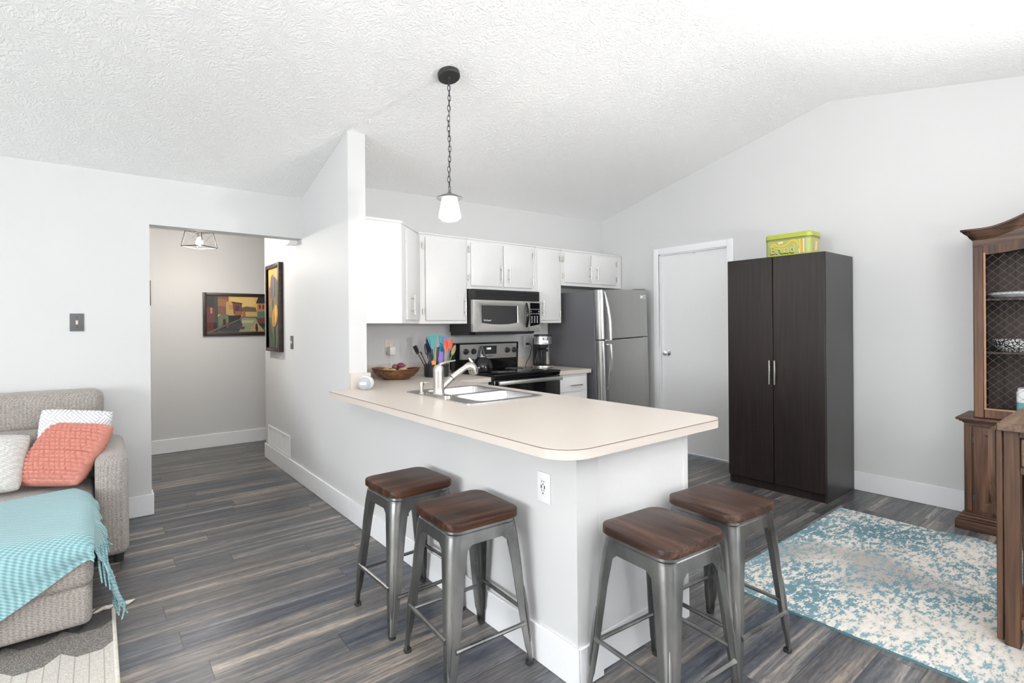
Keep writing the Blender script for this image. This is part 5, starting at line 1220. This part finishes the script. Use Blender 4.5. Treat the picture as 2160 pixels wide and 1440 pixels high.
# crockery on the shelves
b = MB(); b.lathe([(.0, 1.4505), (.09, 1.4505), (.125, 1.458), (.165, 1.474), (.168, 1.480), (.160, 1.478), (.12, 1.464), (0, 1.458)], (4.49, .545, 0), 40); b.lathe([(.0, 1.462), (.09, 1.464), (.13, 1.474), (.158, 1.486), (.152, 1.488), (.10, 1.474), (0, 1.470)], (4.49, .545, 0), 40)
setp(finish('serving_platter', b, M['white'], loc=(4.49, .545, 1.45)), 'white platter stack on the upper shelf of the hutch', 'platter')
def bowl_print():
    mt, nt, bb_ = new_mat('black_and_white_scale_print'); v = node(nt, 'ShaderNodeTexVoronoi', Scale=55.0, feature='DISTANCE_TO_EDGE'); lk(nt, coords(nt, (1, 1, 1.3)), v.inputs['Vector'])
    lk(nt, ramp(nt, v.outputs['Distance'], [(.10, (.03, .03, .035)), (.16, (.72, .72, .70))]), bb_.inputs['Base Color']); bb_.inputs['Roughness'].default_value = .25; return mt
b = MB(); b.lathe([(.0, 1.1185), (.085, 1.1185), (.092, 1.124), (.118, 1.150), (.132, 1.194), (.127, 1.195), (.112, 1.156), (0, 1.13)], (4.48, .555, 0), 40)
setp(finish('patterned_bowl', b, bowl_print(), loc=(4.48, .555, 1.118)), 'black and white patterned bowl on the lower hutch shelf', 'bowl')
b = MB(); jz = UZ0 + .0205; cj = thing('ceramic_canister', 'white and aqua square canister on the hutch floor behind the lattice', 'canister', (4.47, .50, jz))
b.prism(rrect(4.40, 4.54, .425, .565, .02, 4), jz, jz + .085); part('lower_body', b, colmat('aqua_glaze', (.16, .42, .44), .25), cj)
b = MB(); b.prism(rrect(4.40, 4.54, .425, .565, .02, 4), jz + .0852, jz + .150); b.prism(rrect(4.405, 4.535, .430, .560, .02, 4), jz + .150, jz + .170); part('upper_body', b, M['white'], cj)

# ---------------------------------------------------------------- drop-leaf kitchen cart
ca = thing('kitchen_cart', 'rustic brown wooden cart with hanging drop leaf standing on the blue rug', 'cart', (3.10, .02, .0096))
KX0, KX1, KY0, KY1 = 2.836, 3.330, -.36, .402; zr_ = .0096
b = MB(); b.box(KX0 - .022, KX1 + .022, KY0 - .02, KY1 + .016, .868, .900, .003, 1); part('cart_top', b, M['cart_x'], ca)
for x in (KX0, KX1 - .046):
    for y in (KY0, KY1 - .048):
        b = MB(); b.box(x, x + .046, y, y + .048, zr_, .868, .003, 1); part('leg', b, M['cart'], ca)
b = MB(); b.box(KX0 + .002, KX0 + .036, KY1 + .002, KY1 + .022, zr_ + .012, .866, .003, 1); b.box(KX0 + .036, KX0 + .33, KY1 + .003, KY1 + .021, .78, .825, .002, 1); part('gate_leg', b, M['cart'], ca)
b = MB()
b.box(KX0 + .006, KX0 + .028, KY0 + .048, KY1 - .048, .700, .728, .002, 1); b.box(KX0 + .006, KX0 + .028, KY0 + .048, KY1 - .048, .845, .867)
b.box(KX0 + .046, KX1 - .046, KY1 - .030, KY1 - .012, .700, .867); b.box(KX0 + .046, KX1 - .046, KY0 + .012, KY0 + .030, .700, .867); b.box(KX1 - .03, KX1 - .012, KY0 + .048, KY1 - .048, .700, .867)
part('apron', b, M['cart'], ca)
for y0, y1 in ((.010, .350), (-.308, .004)):
    b = MB(); b.box(KX0 + .002, KX0 + .030, y0, y1, .732, .841, .003, 1); d_ = part('drawer', b, M['cart_y'], ca)
    b = MB(); b.lathe([(0, -.024), (.012, -.020), (.014, -.012), (.006, -.006), (.006, 0)], (KX0 + .002, (y0 + y1) / 2, .786), 16, 'x'); part('knob', b, M['iron'], d_)
b = MB(); b.box(KX0 + .006, KX0 + .032, KY0 + .048, KY1 - .048, .085, .130, .002, 1); b.box(KX1 - .032, KX1 - .006, KY0 + .048, KY1 - .048, .085, .130, .002, 1); b.box(KX0 + .046, KX1 - .046, KY1 - .036, KY1 - .010, .085, .130); b.box(KX0 + .046, KX1 - .046, KY0 + .010, KY0 + .036, .085, .130); part('lower_rail', b, M['cart'], ca)
b = MB(); b.box(KX0 + .03, KX1 - .03, KY0 + .03, KY1 - .03, .130, .148, .002, 1); part('lower_shelf', b, M['cart'], ca)
for sg in (-1, 1):
    b = MB(); xm = KX1 - .02; b.obox((xm, (KY0 + KY1) / 2, .43), (1, 0, 0), Vector((0, KY1 - KY0 - .1, sg * .55)).normalized(), Vector((0, -sg * .55, KY1 - KY0 - .1)).normalized(), .008, .40, .018, .001); part('cross_brace', b, M['cart'], ca)
b = MB(); pl = [(KX0 + .02, .862), (KX1 + .02, .862)]
xc = (KX0 + KX1) / 2 + .02; hw_ = (KX1 - KX0) / 2
for k in range(17):
    a = math.pi * k / 16; pl.append((xc + hw_ * math.cos(a), .70 - .235 * math.sin(a)))
b.prism(pl, KY1 + .026, KY1 + .048, 'y'); part('drop_leaf', b, M['cart'], ca)

# ---------------------------------------------------------------- sofa, pillows, blanket, rug
sf = thing('sofa', 'taupe tweed chaise sofa against the left wall', 'sofa', (-.8, 3.6, 0))
def rbox(b, x0, x1, y0, y1, z0, z1, r, puff=0.0):
    t = bmesh.new(); bmesh.ops.create_cube(t, size=1.0); bmesh.ops.scale(t, vec=(x1 - x0, y1 - y0, z1 - z0), verts=t.verts)
    bmesh.ops.bevel(t, geom=t.edges[:], offset=r, segments=5, profile=0.5, affect='EDGES')
    if puff:
        bmesh.ops.subdivide_edges(t, edges=[e for e in t.edges if e.calc_length() > .15], cuts=6, use_grid_fill=True)
        hx_, hy_, hz_ = (x1 - x0) / 2, (y1 - y0) / 2, (z1 - z0) / 2
        for v in t.verts:
            k = (1 - (v.co.x / hx_) ** 2) * (1 - (v.co.y / hy_) ** 2)
            if v.co.z > .3 * hz_: v.co.z += puff * max(0, k)
            k2 = (1 - (v.co.x / hx_) ** 2) * (1 - (v.co.z / hz_) ** 2)
            if v.co.y < -.9 * hy_: v.co.y -= puff * .6 * max(0, k2)
    bmesh.ops.translate(t, vec=((x0 + x1) / 2, (y0 + y1) / 2, (z0 + z1) / 2), verts=t.verts); b.add(t)
b = MB(); rbox(b, -1.85, -.016, 2.850, 4.15, .205, .415, .045, .012); part('seat_cushion', b, M['sofa'], sf)
b = MB(); rbox(b, -1.85, -.022, 2.868, 4.35, .042, .215, .030, .0); part('seat_base', b, M['sofa'], sf)
b = MB(); rbox(b, -.012, .138, 3.625, 4.41, .045, .602, .045, .010); part('arm', b, M['sofa'], sf)
b = MB(); rbox(b, -1.85, .010, 4.10, 4.43, .36, .705, .05, .015); part('back_cushion', b, M['sofa'], sf)
b = MB(); rbox(b, -1.85, .036, 4.20, 4.435, .690, .922, .062, .006); part('headrest', b, M['sofa'], sf)
for x, y in ((.09, 3.68), (.09, 4.34), (-.08, 2.93), (-1.75, 2.93), (-1.75, 4.30)):
    b = MB(); z1 = .047 if x > 0 else .044; z0 = .012 if (x < .05 and y < 3.05) else 0.0; b.cyl((x, y, z0), (x, y, z1), .022, .026, 14); part('foot', b, M['rubber'], sf)

def pillow(name, label, corners, thick, mt, n=60, disp=None):
    bl, br, tr, tl = [Vector(c) for c in corners]; c0 = (bl + br + tr + tl) / 4
    nrm = (br - bl).cross(tl - bl).normalized()
    b = MB()
    def P(u_, v_, sgn):
        a, e = 2 * u_ - 1, 2 * v_ - 1
        pin = 1 - .045 * (1 - a * a) * abs(e) ** 3 * 1; 
        uu = .5 + .5 * a * math.sqrt(1 - .13 * e ** 4) * (1 - .025 * (1 - e * e)); vv = .5 + .5 * e * math.sqrt(1 - .13 * a ** 4) * (1 - .025 * (1 - a * a))
        p = bl * (1 - uu) * (1 - vv) + br * uu * (1 - vv) + tr * uu * vv + tl * (1 - uu) * vv
        h = thick / 2 * (max(0, 1 - a ** 4) * max(0, 1 - e ** 4)) ** .55
        if disp: h += disp(u_, v_) * (max(0, (1 - a ** 18) * (1 - e ** 18)))
        return tuple(p + nrm * h * sgn)
    b.grid(lambda u_, v_: P(u_, v_, 1), n, n)
    vs = len(b.b.faces); b.grid(lambda u_, v_: P(u_, v_, -1), n, n)
    o = finish(name, b, mt, loc=c0, ang=80); return setp(o, label, 'pillow', 'throw pillows on the sofa')
def knit(u_, v_):
    r = v_ * 16; k = math.floor(r); f = r - k; c = u_ * 13 + (.5 if k % 2 else 0); g = c - math.floor(c)
    return .017 * (max(0, 1 - ((f - .5) / .5) ** 2) * max(0, 1 - ((g - .5) / .5) ** 2)) ** .6
pillow('throw_pillow', 'coral knitted square pillow in front of the striped one', [(-.388, 3.93, .452), (-.083, 3.672, .452), (.090, 3.80, .750), (-.197, 4.06, .764)], .115, M['coral'], 150, knit)
pillow('throw_pillow', 'white pillow with thin grey lines behind the coral one', [(-.288, 3.985, .520), (.020, 3.94, .50), (.092, 4.02, .806), (-.259, 4.085, .850)], .11, M['stripe'], 40)
pillow('throw_pillow', 'cream tufted pillow at the photo edge beside the coral one', [(-.68, 3.86, .455), (-.318, 3.80, .445), (-.285, 4.02, .715), (-.66, 4.055, .735)], .12, M['cream'], 60, lambda u_, v_: .007 * max(0, math.sin(9 * (u_ + v_))) * abs(math.sin(60 * u_) * math.sin(50 * v_)))

bl_ = thing('throw_blanket', 'aqua waffle knit blanket draped over the sofa chaise', 'blanket', (-.4, 3.2, .42))
EX, EY, TOPZ = -.014, 2.842, .440
def hem(x): return .058 + max(0, (-.02 - x)) * .66
def top_z(x, y): 
    z = TOPZ + .004 * math.sin(9 * x + 4 * y); 
    ex = max(0, (x - (EX - .07)) / .07); ey = max(0, ((EY + .07) - y) / .07)
    return z - .030 * (1 - math.sqrt(max(0, 1 - min(1, ex) ** 2))) - .030 * (1 - math.sqrt(max(0, 1 - min(1, ey) ** 2)))
def backedge(x): return 3.70 - .10 * max(0, -x - .09) - 2.2 * max(0, x + .10) 
b = MB()
def sheet(u_, v_):
    x = lerp(-1.0, EX, u_); yb_ = backedge(x)
    if v_ < .75: y = lerp(yb_, EY, v_ / .75); return (x, y, top_z(x, y))
    s = (v_ - .75) / .25; d_ = hem(x) * s
    return (x, EY - .014 - .010 * math.sin(math.pi * min(1, s * 1.3)) - .004 * math.sin(x * 22) * s, top_z(x, EY) - d_)
b.grid(sheet, 90, 80); b.solid(.007); part('cloth', b, M['blanket'], bl_)
b = MB()
def drop_len(t_): return .05 + .255 * smooth((t_ - .45) / .45)
def drop(u_, v_):     # u along the right edge from back to front, v down
    y0_ = lerp(backedge(EX), EY + .012, u_); L_ = drop_len(u_); s = v_
    flare = .014 + (.085 * u_ * u_) * s ** 1.2 + .010 * math.sin(u_ * 26) * s
    return (EX + flare * min(1, s * 3 + .05), y0_ + .03 * s * u_ - .012 * math.sin(s * 3) * u_, top_z(EX, y0_) - L_ * s)
b.grid(drop, 50, 24); b.solid(.006); part('hanging_side', b, M['blanket'], bl_)
b = MB()
for k in range(16):
    u_ = .50 + .5 * k / 15; p = Vector(drop(u_, .97)); ln = .045 + .03 * R.random() + .03 * (u_ > .8)
    zb = max(.020, p.z - ln)
    b.tube([p, (p.x + .008 * R.uniform(-1, 1.5), p.y + .008 * R.uniform(-1, 1), (p.z + zb) / 2), (p.x + .018 * R.uniform(-.6, 1.4), p.y + .012 * R.uniform(-1, 1), zb)], [.0045, .0038, .0028], 6)
for k in range(3):
    b.tube([(.000 + .012 * k, 2.90 + .01 * k, .36), (.004 + .014 * k, 2.885, .27), (.012 + .014 * k, 2.89, .20 - .02 * k)], [.005, .0045, .003], 6)
part('fringe', b, M['blanket'], bl_)

r2 = thing('area_rug', 'grey and cream geometric woven rug under the front of the sofa', 'rug', (-.9, 3.05, 0))
b = MB(); b.box(-2.2, .055, .4, 3.045, .0005, .010, .003, 1); part('pile', b, M['rug2'], r2)
b = MB(); b.box(.045, .060, .4, 3.05, .0008, .0118, .004, 2); part('bound_edge', b, M['tassel'], r2)
b = MB()
for k, (x, y) in enumerate(((.050, 3.045), (-.02, 3.05), (-.10, 3.05))):
    for j in range(5): b.tube([(x, y, .008), (x + .035, y + .020 + .003 * j, .010), (x + .062 + .006 * j, y + .028 + .008 * (j - 2), .006)], [.006, .006, .003], 6)
    b.ball((x + .045, y + .024, .011), .010, .010, .009, 10, 8)
part('tassel', b, M['tassel'], r2)
